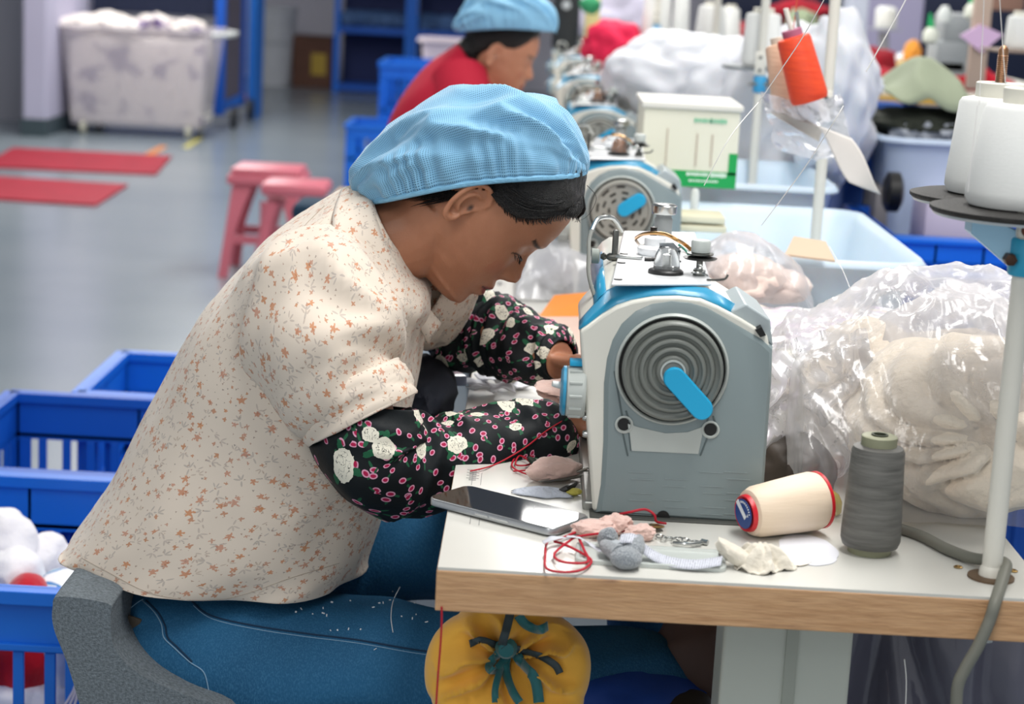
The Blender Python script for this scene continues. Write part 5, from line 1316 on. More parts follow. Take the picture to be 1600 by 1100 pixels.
# key chain
m = M()
for k in range(9):
    p = T(1030+k*8, 838+k*1.1, .003+.002*(k % 2)); a_ = .4+k*1.3
    m.tube([p+Vector((math.cos(t)*.0034*math.cos(a_)-math.sin(t)*.0022*math.sin(a_), math.cos(t)*.0034*math.sin(a_)+math.sin(t)*.0022*math.cos(a_), math.sin(t)*.0012)) for t in [2*PI*i/8 for i in range(8)]], .0008, 6, 2, closed=True)
m.tube([T(1052, 848, .003), T(1075, 850, .004), T(1096, 848, .004)], .0018, 8, 3); m.tube([T(1096, 846, .003), T(1106, 848, .003)], .003, 8, 1)
tag(m.build('chain_clasp', chrome), 'small silver chain and clasp in front of the grey machine', 'chain')
o = M().lathe(T(1135, 868, .003), (0, .3, 1), [(.004, -.002), (.008, 0), (.008, .002), (.0055, .003), (.005, 0)], 20).build('snap_ring', mat('dull_ring', '7a7270', .4, .6)); tag(o, 'dull metal snap ring between tray and lint flower', 'ring')
o = M().lathe(T(1022, 823, .004), (0, .2, 1), [(.004, -.002), (.0105, 0), (.0105, .0015), (.004, .003), (.0035, 0)], 24).build('brass_grommet', brass); tag(o, 'round brass grommet at the base of the grey machine', 'grommet')
# pink plush scraps
pkp = mat('pink_plush', 'e6c3b8', .9, sheen=.5, var=.12, vs=40, bump=.5, bs=200)
o = blob(T(866, 734, .012), (.030, .016, .014), .22, 1.4, None, 4, .05, 3, rot=Matrix.Rotation(.5, 3, 'Z')).build('plush_scrap', pkp); tag(o, 'pale pink plush scrap beside the scissors behind the phone', 'fabric scrap')
blob(T(930, 826, .008), (.022, .012, .008), .3, 1.6, None, 4, .15, 5).build('plush_scrap', pkp); tag(bpy.data.objects['plush_scrap.001'], 'flat pink fabric scrap between phone and grey toy', 'fabric scrap')
blob(T(962, 820, .010), (.016, .011, .010), .3, 1.8, None, 4, .15, 8).build('plush_scrap', pkp); tag(bpy.data.objects['plush_scrap.002'], 'pink fabric scrap touching the base of the grey machine', 'fabric scrap')
blob(T(1000, 832, .008), (.014, .010, .008), .3, 1.8, None, 4, .15, 11).build('plush_scrap', pkp); tag(bpy.data.objects['plush_scrap.003'], 'small pink fabric scrap behind the white care label', 'fabric scrap')
# scissors / tweezers
sc1 = thing('thread_snips', T(880, 742), 'steel thread snips pointing at the grey machine behind the pink plush', 'snips')
M().tube([T(842, 752, .004), T(870, 744, .007), T(900, 736, .010), T(918, 731, .012)], [.0012, .004, .0042, .003], 8, 4, flat=.4).build('blade', chrome, sc1)
M().tube([T(842, 753, .004), T(872, 750, .006), T(905, 744, .008), T(920, 740, .009)], [.0012, .0036, .004, .003], 8, 4, flat=.4).build('blade', dchrome, sc1)
o = M().lathe(T(836, 727, .004), (.5, 0, .8), [(.006, 0), (.012, .001), (.012, .004), (.006, .005)], 24).build('thread_bobbin', mat('dark_green_bobbin', '1e2f24', .4)); tag(o, 'dark green and black bobbin beside the small red tangle', 'bobbin')
o = M().tube([T(875, 768, .004), T(890, 762, .008), T(900, 755, .005)], [.003, .004, .002], 8, 3).build('metal_clip', black); tag(o, 'tiny black clip behind the phone', 'clip')
o = blob(T(895, 768, .004), (.010, .008, .004), .2, 2, None, 3).build('yellow_scrap', mat('yellow_bit', 'c9bf5a', .6)); tag(o, 'small yellow-green scrap between phone and grey machine', 'fabric scrap')
def fuzz(name, px, py, rx, ry, h, m_, label, seed):
    rg = []
    c = T(px, py)
    for i in range(8):
        k = (i+.5)/8; rg.append([c+Vector((math.cos(t)*rx*k*(1+.12*math.sin(9*t+seed)+.1*math.sin(17*t)), math.sin(t)*ry*k*(1+.1*math.sin(7*t)), max(.001, h*(1-k*k)))) for t in [2*PI*j/72 for j in range(72)]])
    return tag(M().rings(rg).build(name, m_, angle=180), label, 'foam sheet')
fuzz('foam_sheet', 850, 772, .036, .020, .008, mat('pale_blue_foam', 'd3d9e6', .9, bump=1, bs=160), 'pale blue fluffy wadding piece behind the phone', 1)
# papers & card behind the arms
def slab(name, pts, th, m_, label, cat, h=0):
    o = M().prism([T(x, y, h) for x, y in pts], (0, 0, th)).build(name, m_, sm=False, bevel=.0004); return tag(o, label, cat)
cpts = [T(836, 505, .002), T(866, 463, .022), T(934, 457, .030), T(940, 500, .002)]
M().prism([v for v in cpts], (0, 0, .002)).build('orange_card', mat('orange_card', 'ee8e3c', .65, var=.06, vs=20), sm=False); oc = bpy.data.objects['orange_card']
tag(oc, 'orange card propped on the table left of the grey machine', 'card'); oc['at'] = (0, 0, 0)
m = M()
for x, y in ((872, 478), (880, 485), (912, 478), (906, 470), (890, 470)): m.box(T(x, y, .019), (.003, .0008, .0004), Matrix.Rotation(1, 3, 'Z'))
for i, (x, y) in enumerate(((742, 596), (766, 588), (792, 592), (812, 600), (752, 606), (782, 604))):
    c = T(x, y, .006+.004*(i % 3)); R3 = Matrix.Rotation(i*.7, 3, 'Z')@Matrix.Rotation(.25*math.sin(i*2), 3, 'X')
    o = sheet(c, R3@Vector((.034, 0, 0)), R3@Vector((0, .03, 0)), 10, 10, lambda u, v: (0, 0, .004*math.sin(u*5+i)*math.sin(v*4+i*2)+.0015*N3(Vector((u*5, v*5, i)), 1))).build('white_cloth_piece', mat('white_cloth', 'f0f1f6', .8), angle=180, solid=.0015)
    tag(o, 'cut white cloth piece in the loose pile between the two oversleeves', 'cloth piece', 'cut cloth pieces between the oversleeves')
o = M().box(T(700, 592, .012), (.045, .03, .014), Matrix.Rotation(.3, 3, 'Z'), .002).build('blue_grey_packet', mat('blue_grey_packet', '9aa4bc', .35, coat=.5)); tag(o, 'small blue-grey packet between body and near oversleeve', 'packet')
# pinkish cloth panel on the table behind
fp = mat('pale_pink_cloth', 'd9bcae', .8, var=.1, vs=10)
m = sheet(T(850, 520, .006), (.26, 0, 0), (0, .34, 0), 20, 20, lambda u, v: (0, 0, .004*N3(Vector((u*4, v*4, 2)), 1)))
tag(m.build('pink_cloth', fp, angle=180, solid=.001), 'pale pinkish cloth spread on the table beside the hands', 'cloth')
o = blob(P(668, 612, 2.46), (.034, .12, .040), .15, 1.6, None, 4, .08, 3).build('dark_lump', mat('lap_gap_dark', '141a28', .85)); tag(o, 'added dark filler lump darkening the gap between her chest and the table edge', 'cloth')  # added lump, there only so the gap by her lap reads dark
# fabric held at the needle
o = blob(P(905, 612, YM+.36), (.05, .05, .012), .3, 2, None, 4, .1, 4).build('sewn_piece', pkp); tag(o, 'pale plush piece held under the machine needle by both hands', 'fabric piece')
# ================================================================ thread stand poles
polem = mat('pole_white', 'e0ddd2', .4, var=.04, vs=12)
def clampset(t, p, r, s=1.0, clamp_m=None):
    M().lathe(p, (0, 0, 1), [(r*1.35, -.0), (r*1.5, .002), (r*1.5, .034*s), (r*1.35, .036*s)], 28).build('blue_clamp', clamp_m or mat('blue_clamp', '2f9cc0', .4), t)
def stand(label, base, top_, r, cones, zc_px=None, clampz=None, arms=True):
    t = thing('thread_stand', base, label, 'thread stand', 'thread stands along the tables')
    M().tube([base, top_], [r, r], 24, 1).build('pole', polem, t)
    M().lathe(base+Vector((0, 0, 0)), (0, 0, 1), [(r*2.3, 0), (r*2.3, .0022), (r*1.6, .003), (r*1.2, .003)], 30, (1, 0)).build('washer', mat('rusty_washer', '6c5844', .5, .5), t)
    M().lathe(base+Vector((0, 0, .003)), (0, 0, 1), [(r*1.25, 0), (r*1.2, .006), (r, .010)], 24, (0, 0)).build('foot_collar', polem, t)
    return t
b1 = T(1548, 903); R1 = .0098
ts1 = stand('white thread stand pole nearest the camera, at the right table edge', b1, Vector((b1.x, b1.y, 1.75)), R1, 2)
M().tube([b1-Vector((0, 0, TH+.003)), b1-Vector((0, 0, TH+.024))], .0085, 20, 1).build('threaded_end', chrome, ts1)
m = M()
for k in range(9): m.tube([b1-Vector((0, 0, TH+.005+k*.002))+Vector((math.cos(t)*.0088, math.sin(t)*.0088, 0)) for t in [2*PI*i/16 for i in range(16)]], .0006, 5, 1, closed=True)
m.build('screw_thread', chrome, ts1)
pc = b1.copy(); pc.z = P(1592, 430, b1.y).z
clampset(ts1, pc, R1, 1.0)
# cross arm (pale blue channel) and bolt plate
zb1 = P(1590, 375, b1.y).z
M().tube([Vector((b1.x, b1.y-.012, pc.z+.024)), Vector((b1.x-.052, b1.y+.004, pc.z+.048))], .001, 4, 1) if 0 else None
ar = M(); a0 = Vector((b1.x-.004, b1.y-.006, pc.z+.012)); a1 = Vector((b1.x-.050, b1.y+.010, pc.z+.052))
ar.rings([[a0+Vector((0, 0, .028)), a0+Vector((0, .016, .028)), a0+Vector((0, .016, -.012)), a0+Vector((0, 0, -.012))], [a1+Vector((0, 0, .006)), a1+Vector((0, .03, .006)), a1+Vector((0, .03, -.016)), a1+Vector((0, 0, -.016))]])
ar.build('bracket_arm', mat('pale_blue_metal', '9cc3da', .35, .3), ts1, bevel=.001)
M().lathe(Vector((b1.x-.016, b1.y-.012, pc.z+.016)), (0, -1, 0), [(.006, -.008), (.006, .004), (.004, .005), (.0005, .005)], 6).build('bolt', mat('rusty_bolt', '4e3a30', .5, .7), ts1)
pz0 = P(1580, 370, b1.y).z; pz1 = P(1585, 292, b1.y).z
M().box((b1.x-.001, b1.y-.0125, (pz0+pz1)/2), (.024, .003, pz1-pz0), bev=.004).build('bolt_plate', polem, ts1)
for pz in (P(1580, 356, b1.y).z, P(1584, 309, b1.y).z): M().lathe((b1.x-.003, b1.y-.014, pz), (0, -1, 0), [(.0062, 0), (.006, .002), (.003, .0034), (.0025, .002)], 20).build('rust_bolt', mat('rust', '6a3c2e', .6, .4), ts1)
def disc_and_cone(px, py, yy, rd, rc0, rc1, hh, rodh, lab, rodm, first):
    c = P(px, py, yy); 
    M().lathe(c, (0, 0, 1), [(rd*.96, -.004), (rd, -.001), (rd, .002), (rd*.9, .004), (.0005, .004)], 60).build('spool_disc', mat('black_felt_disc', '24221f', .6, var=.5, vs=200, bump=.4, bs=300), ts1)
    M().lathe(c-Vector((0, 0, .006)), (0, 0, 1), [(rd*.95, 0), (rd*.97, .002), (rd*.97, .003)], 60, (1, 0)).build('disc_pan', mat('pan_grey', 'b6bcc0', .35, .3), ts1)
    t = cone('thread_cone', c+Vector((0, 0, .0045)), rc0, rc1, hh, thread_w, mat('white_core', 'dcd9cc', .5), lab, collar=.014, rc=.62, coreh=.001)
    M().lathe(c, (0, 0, 1), [(.0052, 0), (.0052, hh+rodh), (.003, hh+rodh+.004), (.0005, hh+rodh+.005)], 16).build('threaded_rod', rodm, ts1)
    m = M()
    for k in range(16): m.tube([c+Vector((math.cos(q)*.0053, math.sin(q)*.0053, hh+.016+k*(rodh-.02)/16)) for q in [2*PI*i/12 for i in range(12)]], .0006, 4, 1, closed=True)
    m.build('rod_thread', rodm, ts1)
    return t, c
dA, cA = disc_and_cone(1592, 331, b1.y+.03, .084, .0520, .0410, .098, .058, 'nearer large white thread cone on the right-hand stand', mat('green_steel_rod', 'a9b3a4', .35, .8), True)
dB, cB = disc_and_cone(1545, 309, b1.y+.17, .080, .0460, .0385, .098, .052, 'farther large white thread cone behind the nearer one on the right-hand stand', mat('rusty_rod', 'a0785a', .4, .8), False)
M().box(((cA.x+cB.x)/2, (cA.y+cB.y)/2, cA.z-.012), (.022, .2, .008), Matrix.Rotation(.25, 3, 'Z')).build('cross_arm', mat('pale_blue_metal', '9cc3da', .35, .3), ts1)
for o_, cx_ in ((ts1, cB),): M().lathe(cB+Vector((0, 0, .1125)), (0, 0, 1), [(.018, 0), (.018, .003), (.006, .004)], 24).build('blue_insert', mat('blue_insert', '2d9fce', .5), ts1)
M().lathe(cA+Vector((0, 0, .1125)), (0, 0, 1), [(.020, 0), (.020, .003), (.006, .004)], 24).build('blue_insert', mat('blue_insert', '2d9fce', .5), ts1)
# second stand with wrapped plastic and orange cone
wth = mat('white_thread_strand', 'ece9e6', .6)
def bgstand(i, px, py, pyc, yy, label, cones, orange=False, r=.0095, topz=1.9):
    c = P(px, py, yy); base = Vector((c.x, yy, TT)); t = stand(label, base, Vector((c.x, yy, topz)), r, 1)
    kz = P(px, pyc, yy).z; clampset(t, Vector((c.x, yy, kz-.018)), r, 1.0, mat('bright_blue_clamp', '3f9fd0', .4)); M().lathe((c.x, yy-.01, kz), (1, 0, 0), [(.003, -.025), (.003, .025)], 10).build('clamp_bolt', dchrome, t)
    M().box((c.x-.004, yy-.012, kz+.045), (.022, .004, .05), bev=.002).build('bolt_plate', polem, t)
    for dz in (.03, .058): M().lathe((c.x-.004, yy-.014, kz+dz), (0, -1, 0), [(.004, 0), (.003, .003), (.0005, .003)], 12).build('plate_bolt', dchrome, t)
    return t, c, kz
tsB, cB2, kB = bgstand(2, 1270, 425, 205, 3.28, 'second thread stand pole, wrapped in clear plastic with an orange cone', 1)
tsC, cC, kC = bgstand(3, 1178, 250, 131, 4.2, 'third thread stand pole with a white cone and blue clamp', 1)
tsD, cD, kD = bgstand(4, 1113, 130, 92, 5.5, 'fourth thread stand pole farther along with a white cone', 1)
tsE, cE, kE = bgstand(5, 1025, 60, 47, 6.8, 'fifth thread stand pole, farthest left behind the machines', 1)
for (px, py, yy, r0, r1, h, lab, t_) in ((1187, 106, 4.22, .042, .038, .115, 'white thread cone on the third stand, with a blue clamp below', tsC), (1108, 76, 5.52, .046, .036, .118, 'white thread cone on the fourth stand', tsD), (1024, 62, 6.85, .052, .046, .17, 'blurred tall white cone on the fifth stand', tsE), (1062, 58, 6.6, .03, .026, .13, 'narrow white cone right of the fifth stand', tsE), (1138, 70, 6.6, .04, .03, .12, 'white cone standing behind the fourth stand', tsD)):
    yy += .06; c = P(px, py, yy); M().lathe(c, (0, 0, 1), [(r0*1.9, -.004), (r0*2, 0), (r0*2, .003), (.0005, .003)], 36).build('spool_disc', mat('spool_disc_grey', '8a8e90', .5), t_)
    cone('thread_cone', c+Vector((0, 0, .004)), r0, r1, h, thread_w, mat('white_core', 'dcd9cc', .5), lab, coreh=.001)
oc_ = P(1266, 158, 3.05); ax_o = (P(1240, 60, 3.05)-oc_); ax_o.y = .0; ax_o.normalize()
cone('thread_cone', oc_, .030, .0265, .105, windm('orange_thread', 'e8502a', 'd8442a'), mat('mauve_core', 'a8607a', .5), 'orange thread cone tilted on the plastic-wrapped second stand', axis=ax_o, coreh=.001)
oc2 = P(1235, 170, 3.12); cone('thread_cone', oc2, .028, .025, .105, windm('salmon_thread', 'e8c4a8', 'dcb498'), mat('pale_core', 'd6c8b8', .5), 'pale salmon thread cone behind the orange one', axis=ax_o+Vector((.12, .1, 0)), coreh=.001)
m = M(); m.tube([oc_+ax_o*.09, oc_+ax_o*.15], .004, 8, 1); m.build('spool_rod', polem, tsB); M().tube([oc_+ax_o*.09+Vector((.012, .02, 0)), oc_+ax_o*.145+Vector((.018, .02, 0))], .003, 8, 1).build('spool_rod', chrome, tsB)
# plastic and paper wrap around second pole
sheet(P(1262, 205, 3.1), Vector((.13, .02, -.0)), Vector((.03, 0, -.09)), 24, 20, lambda u, v: (.01*N3(Vector((u*4, v*4, 1)), 1), -.03*math.sin(u*PI)+.012*ridge(Vector((u*3, v*3, 0)), 1.4), .03*abs(u-.5))).build('plastic_wrap', wrapm, tsB, angle=180)
M().prism([P(1205, 178, 3.08), P(1232, 174, 3.1), P(1285, 205, 3.06), P(1280, 222, 3.06)], (0, .004, .004)).build('paper_flap', mat('grey_paper', 'b6b4ae', .7), tsB, sm=False)
sheet(P(1328, 250, 3.02), Vector((.055, 0, -.018)), Vector((.055, 0, -.085)), 12, 12, lambda u, v: (0, .012*math.sin(u*3+v*4), .004*math.sin(v*6))).build('hanging_paper', mat('offwhite_paper', 'ddd8d2', .7), tsB, angle=180, solid=.0008)
# threads
def strand(pts, label, r=.00045, m_=None): tag(M().tube(pts, r, 5, 6).build('thread_strand', m_ or wth), label, 'thread')
topz = 1.62
strand([P(1530, 165, b1.y+.10), P(1535, 60, b1.y+.10), P(1540, -60, b1.y+.08)], 'left of two white threads rising from the right-hand cones')
strand([P(1572, 145, b1.y+.10), P(1566, 60, b1.y+.10), P(1558, -60, b1.y+.08)], 'right of two white threads rising from the right-hand cones')
strand([P(1353, 112, 2.0), P(1385, 55, 2.0), P(1415, 0, 2.0), P(1450, -70, 2.0)], 'slanting white thread in front of the lavender pillar', .0007)
strand([P(1185, 160, 2.4), P(1225, 102, 2.3), P(1262, 45, 2.25), P(1320, -60, 2.2)], 'slanting white thread crossing the orange cone', .0006)
strand([P(1100, 290, 2.1), P(1140, 215, 2.1), P(1185, 160, 2.15)], 'lower run of white thread crossing the green and white box', .0005)
strand([P(1190, 352, 2.4), P(1255, 265, 2.35), P(1300, 195, 2.3), P(1318, 165, 2.3)], 'white thread crossing the plastic-wrapped pole base', .0006)
strand([P(1296, 385, 2.5), P(1318, 425, 2.45), P(1332, 462, 2.4)], 'short white thread in front of the large white tub', .0004)
strand([P(1238, 60, 3.1), P(1250, -40, 3.1)], 'red thread rising from the orange cone', .001, mat('orange_strand', 'c8583a', .6))
strand([P(1527, 165, b1.y-.02), P(1520, 230, b1.y-.022), P(1512, 300, b1.y-.022)], 'white thread edge down the side of the nearer large cone', .0005)
# grey power cable round the foot of the pole
gc = mat('grey_cable', '76766c', .5)
tag(M().tube([T(1405, 826, .005), T(1440, 838, .005), T(1480, 858, .006), T(1520, 872, .007), T(1556, 876, .010), T(1572, 882, .012), T(1568, 900, .010), P(1556, 938, YF-.004), P(1546, 970, YF-.010), P(1528, 1010, YF-.012), P(1508, 1045, YF-.012), P(1496, 1075, YF-.012), P(1494, 1130, YF-.012)], [.0058]*13, 14, 8).build('power_cable', gc), 'grey power cable curling round the pole foot and over the table edge', 'cable')
# ================================================================ big bag of plush at the right
def plush_heap(c, d, seed, knot=None, sub=6):
    bm = bmesh.new(); bmesh.ops.create_icosphere(bm, subdivisions=sub, radius=1); vs = []
    c = Vector(c); kd = Vector(knot).normalized() if knot else Vector((-.1, -.9, .25)).normalized(); u = kd.cross(Vector((0, 0, 1))).normalized(); w_ = kd.cross(u)
    for v in bm.verts:
        p = v.co.copy(); ca = p.dot(kd); ang = math.atan2(p.dot(w_), p.dot(u)); rad = math.acos(max(-1, min(1, ca)))
        wv = ang+N3(p, 1.2, seed)*1.3
        fold = abs(math.sin(wv*4.0+seed+.8*math.sin(rad*3)))**.7*math.exp(-((rad-.55)/.5)**2)*.16
        k = fold-.22*math.exp(-(rad/.16)**2)+ridge(p+Vector((N3(p, 1.4, 3), N3(p, 1.4, 8), 0))*.5, 1.5, seed)*.09+ridge(p, 3.2, seed+5)*.03
        p = p*(1+k); p.z = max(p.z, -.86); vs.append(c+Vector((p.x*d[0], p.y*d[1], p.z*d[2])))
    bm.verts.index_update(); fs = [[v.index for v in f.verts] for f in bm.faces]; bm.free()
    return M().add(vs, fs)
c = P(1490, 700, 2.12); zf = TT+.002
hc = Vector((c.x+.012, 2.13, TT+.080))
tag(plush_heap(hc, (.125, .16, .094), 2.0, (-.12, -.95, .25)).build('plush_skins', plush, angle=180), 'cream plush skins bunched in a knot inside the big clear bag', 'plush')
tag(plush_heap((hc.x+.13, 2.06, TT+.075), (.10, .12, .082), 6.0, (.3, -.8, .5), 5).build('plush_skins', plush, angle=180), 'cream plush skins at the far right behind the pole foot', 'plush')
tag(plush_heap((hc.x-.09, 2.24, TT+.075), (.08, .10, .085), 9.0, (-.4, -.6, .6), 5).build('plush_skins', plush, angle=180), 'cream plush skins at the left side of the big clear bag', 'plush')
# clear bag skin: crumpled translucent sheet draped over
def bagskin(path_px, Yf, Yb, nu=90, nv=50, amp=.014, seed=0, floorz=TT+.003):
    """closed-front drape: outline points give its crest; front falls to the table, back too"""
    pts, _ = catmull([P(x, y, (Yf+Yb)/2) for x, y in path_px], [0]*len(path_px), 8); Lc = [0]
    for a, b in zip(pts, pts[1:]): Lc.append(Lc[-1]+(b-a).length)
    def at(u):
        t = u*Lc[-1]
        for i in range(len(Lc)-1):
            if Lc[i+1] >= t: return pts[i].lerp(pts[i+1], (t-Lc[i])/max(1e-6, Lc[i+1]-Lc[i]))
        return pts[-1]
    vs = []; uv = []
    for i in range(nu+1):
        u = i/nu; cr = at(u)
        for j in range(nv+1):
            v = j/nv; a = PI*v; y = (Yf+Yb)/2-math.cos(a)*(Yb-Yf)/2; k = math.sin(a)**.55; z = floorz+(cr.z-floorz)*k; q = Vector((cr.x, y, z))
            f = ridge(q+Vector((N3(q, 7, seed), N3(q, 7, seed+2), 0))*.04, 8, seed)*amp+ridge(q, 19, seed+4)*amp*.5+ridge(q+Vector((0, 0, q.x)), 34, seed+6)*amp*.22+ridge(q+Vector((q.z*.5, 0, 0)), 4, seed+7)*amp*1.2-amp
            n = Vector((0, -math.cos(a), max(.15, math.sin(a)))).normalized(); q = q+n*f; q.z = max(q.z, floorz-.0005); vs.append(q); uv.append((u, v))
    k = nv+1; return M().add(vs, [(i*k+j, i*k+j+1, (i+1)*k+j+1, (i+1)*k+j) for i in range(nu) for j in range(nv)], uv)
m = bagskin([(1214, 690), (1222, 580), (1240, 520), (1300, 500), (1360, 475), (1420, 452), (1480, 440), (1545, 446), (1610, 470), (1680, 520)], 1.98, 2.36, 170, 90, .016, 3)
tag(m.build('clear_bag', clear, angle=180), 'big translucent plastic bag of cream plush behind the grey thread cone', 'bag')
m = bagskin([(1330, 560), (1370, 510), (1430, 480), (1490, 465), (1550, 468), (1610, 495), (1670, 540)], 2.10, 2.33, 60, 40, .012, 9)
tag(m.build('inner_bag', milky, angle=180), 'milky inner plastic layer behind the plush skins inside the big clear bag', 'bag')
# looser flap of the bag to the left, spilling over
m = sheet(P(1272, 640, 2.10), Vector((.15, .05, .02)), Vector((.03, -.03, -.15)), 50, 50, lambda u, v: (.012*N3(Vector((u*5, v*5, 1)), 1), .02*ridge(Vector((u*2.4+v, v*2.2, 0)), 1.7, 2)+.008*ridge(Vector((u*6, v*3, 0)), 1.9, 5), .010*N3(Vector((u*4, v*4, 7)), 1)))
tag(m.build('bag_flap', milky, angle=180), 'crumpled milky open mouth of the plastic bag beside the grey machine', 'bag')
# things peeping out below the bag
o = blob(P(1240, 735, 2.10), (.045, .03, .04), .2, 1.5, None, 4, .05, 2).build('brown_lump', mat('dark_brown_leather', '4a4038', .45, var=.3, vs=30)); tag(o, 'dark brown crumpled piece between machine and clear bag', 'leather piece')
yb = thing('yellow_bottle', T(1292, 800), 'small translucent yellow oil bottle behind the lying cream cone', 'bottle')
M().lathe(T(1294, 803), (.0, .0, 1), [(.011, 0), (.014, .003), (.014, .014), (.010, .022), (.004, .026)], 24).build('body', mat('yellow_oil', 'c4b23a', .2, alpha=.9), yb)
M().tube([T(1294, 803, .026), T(1285, 790, .036), T(1272, 775, .040)], [.003, .0018, .001], 8, 3).build('spout', mat('spout_grey', '777468', .4), yb)
# iridescent packing film behind machine at right
def irid(m, b):
    n = nz(6, 3, stretch(uv2(True), 3, 14, 1)); n2 = nz(9, 2, stretch(uv2(True), 5, 12, 1))
    c_ = mixc(smooth(n, .4, .6), 'dfe3ea', 'd9c6e0'); return mixc(smooth(n2, .52, .62)*.6, c_, 'e2dfb0')
fm = mat('pearly_film', 'e4e0ea', .15, fn=irid, coat=.6, bump=.5, bs=20)
m = sheet(Vector((.385, 2.50, TT+.005)), (.36, 0, -.0), (0, .42, 0), 60, 50, lambda u, v: (0, 0, (.100+.010*ridge(Vector((u*2, v*5, 0)), 1.4, 2)+.006*N3(Vector((u*9, v*9, 0)), 1))*min(1, 9*u, 9*(1-u), 9*v, 14*(1-v))**.6))
tag(m.build('pearly_film', fm, angle=180), 'pearly iridescent packing film flat on the table behind the machine', 'film')
# second bag: clear with pinkish plush, next to the second machine
for k, (px, py, d, sd) in enumerate(((1165, 435, (.07, .09, .04), 1), (1215, 447, (.055, .07, .028), 2), (1120, 442, (.05, .06, .028), 4))):
    tag(plush_heap(P(px, py, 2.80), [q*.85 for q in d], sd, sub=4).build('plush_skins', mat('pinkish_plush', 'eed8cc', .9, sheen=.5, var=.2, vs=12, bump=.6, bs=80), angle=180), ['pinkish plush skins in the clear bag behind the machine, the largest lump', 'pinkish plush skins at the right of the bag behind the machine', 'pinkish plush skins just right of the machine arm'][k], 'plush')
m = bagskin([(1085, 460), (1098, 400), (1130, 365), (1160, 360), (1190, 372), (1225, 398), (1250, 430), (1262, 462)], 2.72, 2.895, 60, 40, .010, 8, TT+.06)
tag(m.build('clear_bag', clear, angle=180), 'small clear plastic bag of pinkish plush behind the nearest machine', 'bag')
m = bagskin([(805, 470), (812, 420), (840, 385), (870, 365), (900, 352), (930, 372), (950, 420)], 3.25, 3.6, 60, 40, .016, 12)
tag(m.build('clear_bag', milky, angle=180), 'crumpled milky plastic bag on the table in front of the bowed face', 'bag')
blob(P(880, 425, 3.42), (.05, .08, .03), .3, 2, None, 4, .1, 7).build('white_stuffing', pw); tag(bpy.data.objects['white_stuffing'], 'white stuffing inside the milky bag in front of the face', 'stuffing')
# green-and-white paper box
def boxm(): return mat('pale_box_card', 'e6e4d2', .6, var=.04, vs=5)
yy = 3.55; x0 = P(1002, 250, yy).x; x1 = P(1152, 250, yy).x; z1 = P(1080, 172, yy).z; z0 = P(1080, 292, yy).z
bx_ = thing('printed_box', ((x0+x1)/2, yy+.12, z0), 'pale cardboard box with a green lower panel behind the second machine', 'box')
M().box(((x0+x1)/2, yy+.12, (z0+z1)/2), (x1-x0, .24, z1-z0)).build('box_body', boxm(), bx_, bevel=.002)
gm = mat('print_green', '10a050', .5)
M().box(((x0+x1)/2+.02, yy-.001, z0+.015), (x1-x0-.04, .001, .030)).build('green_panel', gm, bx_, sm=False)
M().box((x1-.008, yy-.001, z0+.045), (.016, .001, .04)).build('green_panel', gm, bx_, sm=False)
lg = mat('pale_green_ink', '6fc09a', .6)
def words(n, x, z, h, m_, w_=.0045, parent=bx_, y=yy-.0015, name='print_line'):
    mm = M()
    for k in range(n): mm.box((x+k*w_*1.25, y, z), (w_*.9, .0006, h*(1 if k % 3 else 1.25)))
    mm.build(name, m_, parent, sm=False)
words(6, x0+.095, z1-.018, .006, lg); words(5, x1-.052, z1-.018, .007, lg, .005)
words(8, x1-.09, z0+.024, .005, mat('white_ink', 'eef4ee', .6), .0042); words(5, x1-.045, z0+.024, .007, mat('white_ink', 'eef4ee', .6), .0048); words(11, x1-.085, z0+.012, .003, mat('white_ink', 'eef4ee', .6), .004)
gm2 = mat('faint_ink', 'b8a898', .7)
M().box((x0+.045, yy-.002, (z0+z1)/2), (.002, .0005, .07)).build('fold_mark', gm2, bx_, sm=False)
for xx in (.10, .128): M().box((x0+xx, yy-.002, (z0+z1)/2-.002), (.0025, .0005, .06)).build('fold_mark', gm2, bx_, sm=False)
M().box(((x0+x1)/2, yy+.12, z1+.006), (x1-x0+.01, .25, .012)).build('lid', mat('lid_offwhite', 'dedcd4', .6), bx_, bevel=.003)
# stacked cream strips below the box (bobbin tray)
for k, (py, w_) in enumerate(((352, .09), (338, .085))):
    p = P(1092, py, 3.4); o = M().box(p, (w_, .1, .012), bev=.002).build('bobbin_tray', mat('cream_tray', 'e2dcc0', .5)); tag(o, ['lower cream plastic strip tray below the green and white box', 'upper cream plastic strip tray below the green and white box'][k], 'tray')
o = M().lathe(P(1085, 320, 3.5), (0, 0, 1), [(.008, -.03), (.008, .02), (.006, .028), (.0005, .03)], 16).build('white_peg', white_m); tag(o, 'short white peg in front of the green panel', 'peg')
# white sheet wall of bags behind stand 2-3
sheetm = mat('white_bag_cloth', 'dcdee4', .6, sss=.1, bump=.7, bs=10)
def whitebag(px, py, Y, d, seed, label, m_=None):
    c = P(px, py, Y); o = blob(c, d, .16, 1.6, None, 5, .10, seed).build('white_sack', m_ or sheetm, angle=180); return tag(o, label, 'sack')
whitebag(1062, 122, 4.9, (.175, .25, .115), 1, 'large white plastic sack behind the third machine')
whitebag(1130, 170, 4.8, (.16, .2, .17), 4, 'large white plastic sack between the third and fourth poles')
whitebag(1240, 190, 4.5, (.17, .2, .20), 7, 'tall white plastic sack behind the orange thread cone')
whitebag(1300, 150, 4.2, (.085, .12, .17), 9, 'white plastic sack just right of the plastic-wrapped pole')
whitebag(1355, 135, 4.3, (.035, .04, .03), 11, 'small white bundle at the right of the sacks')
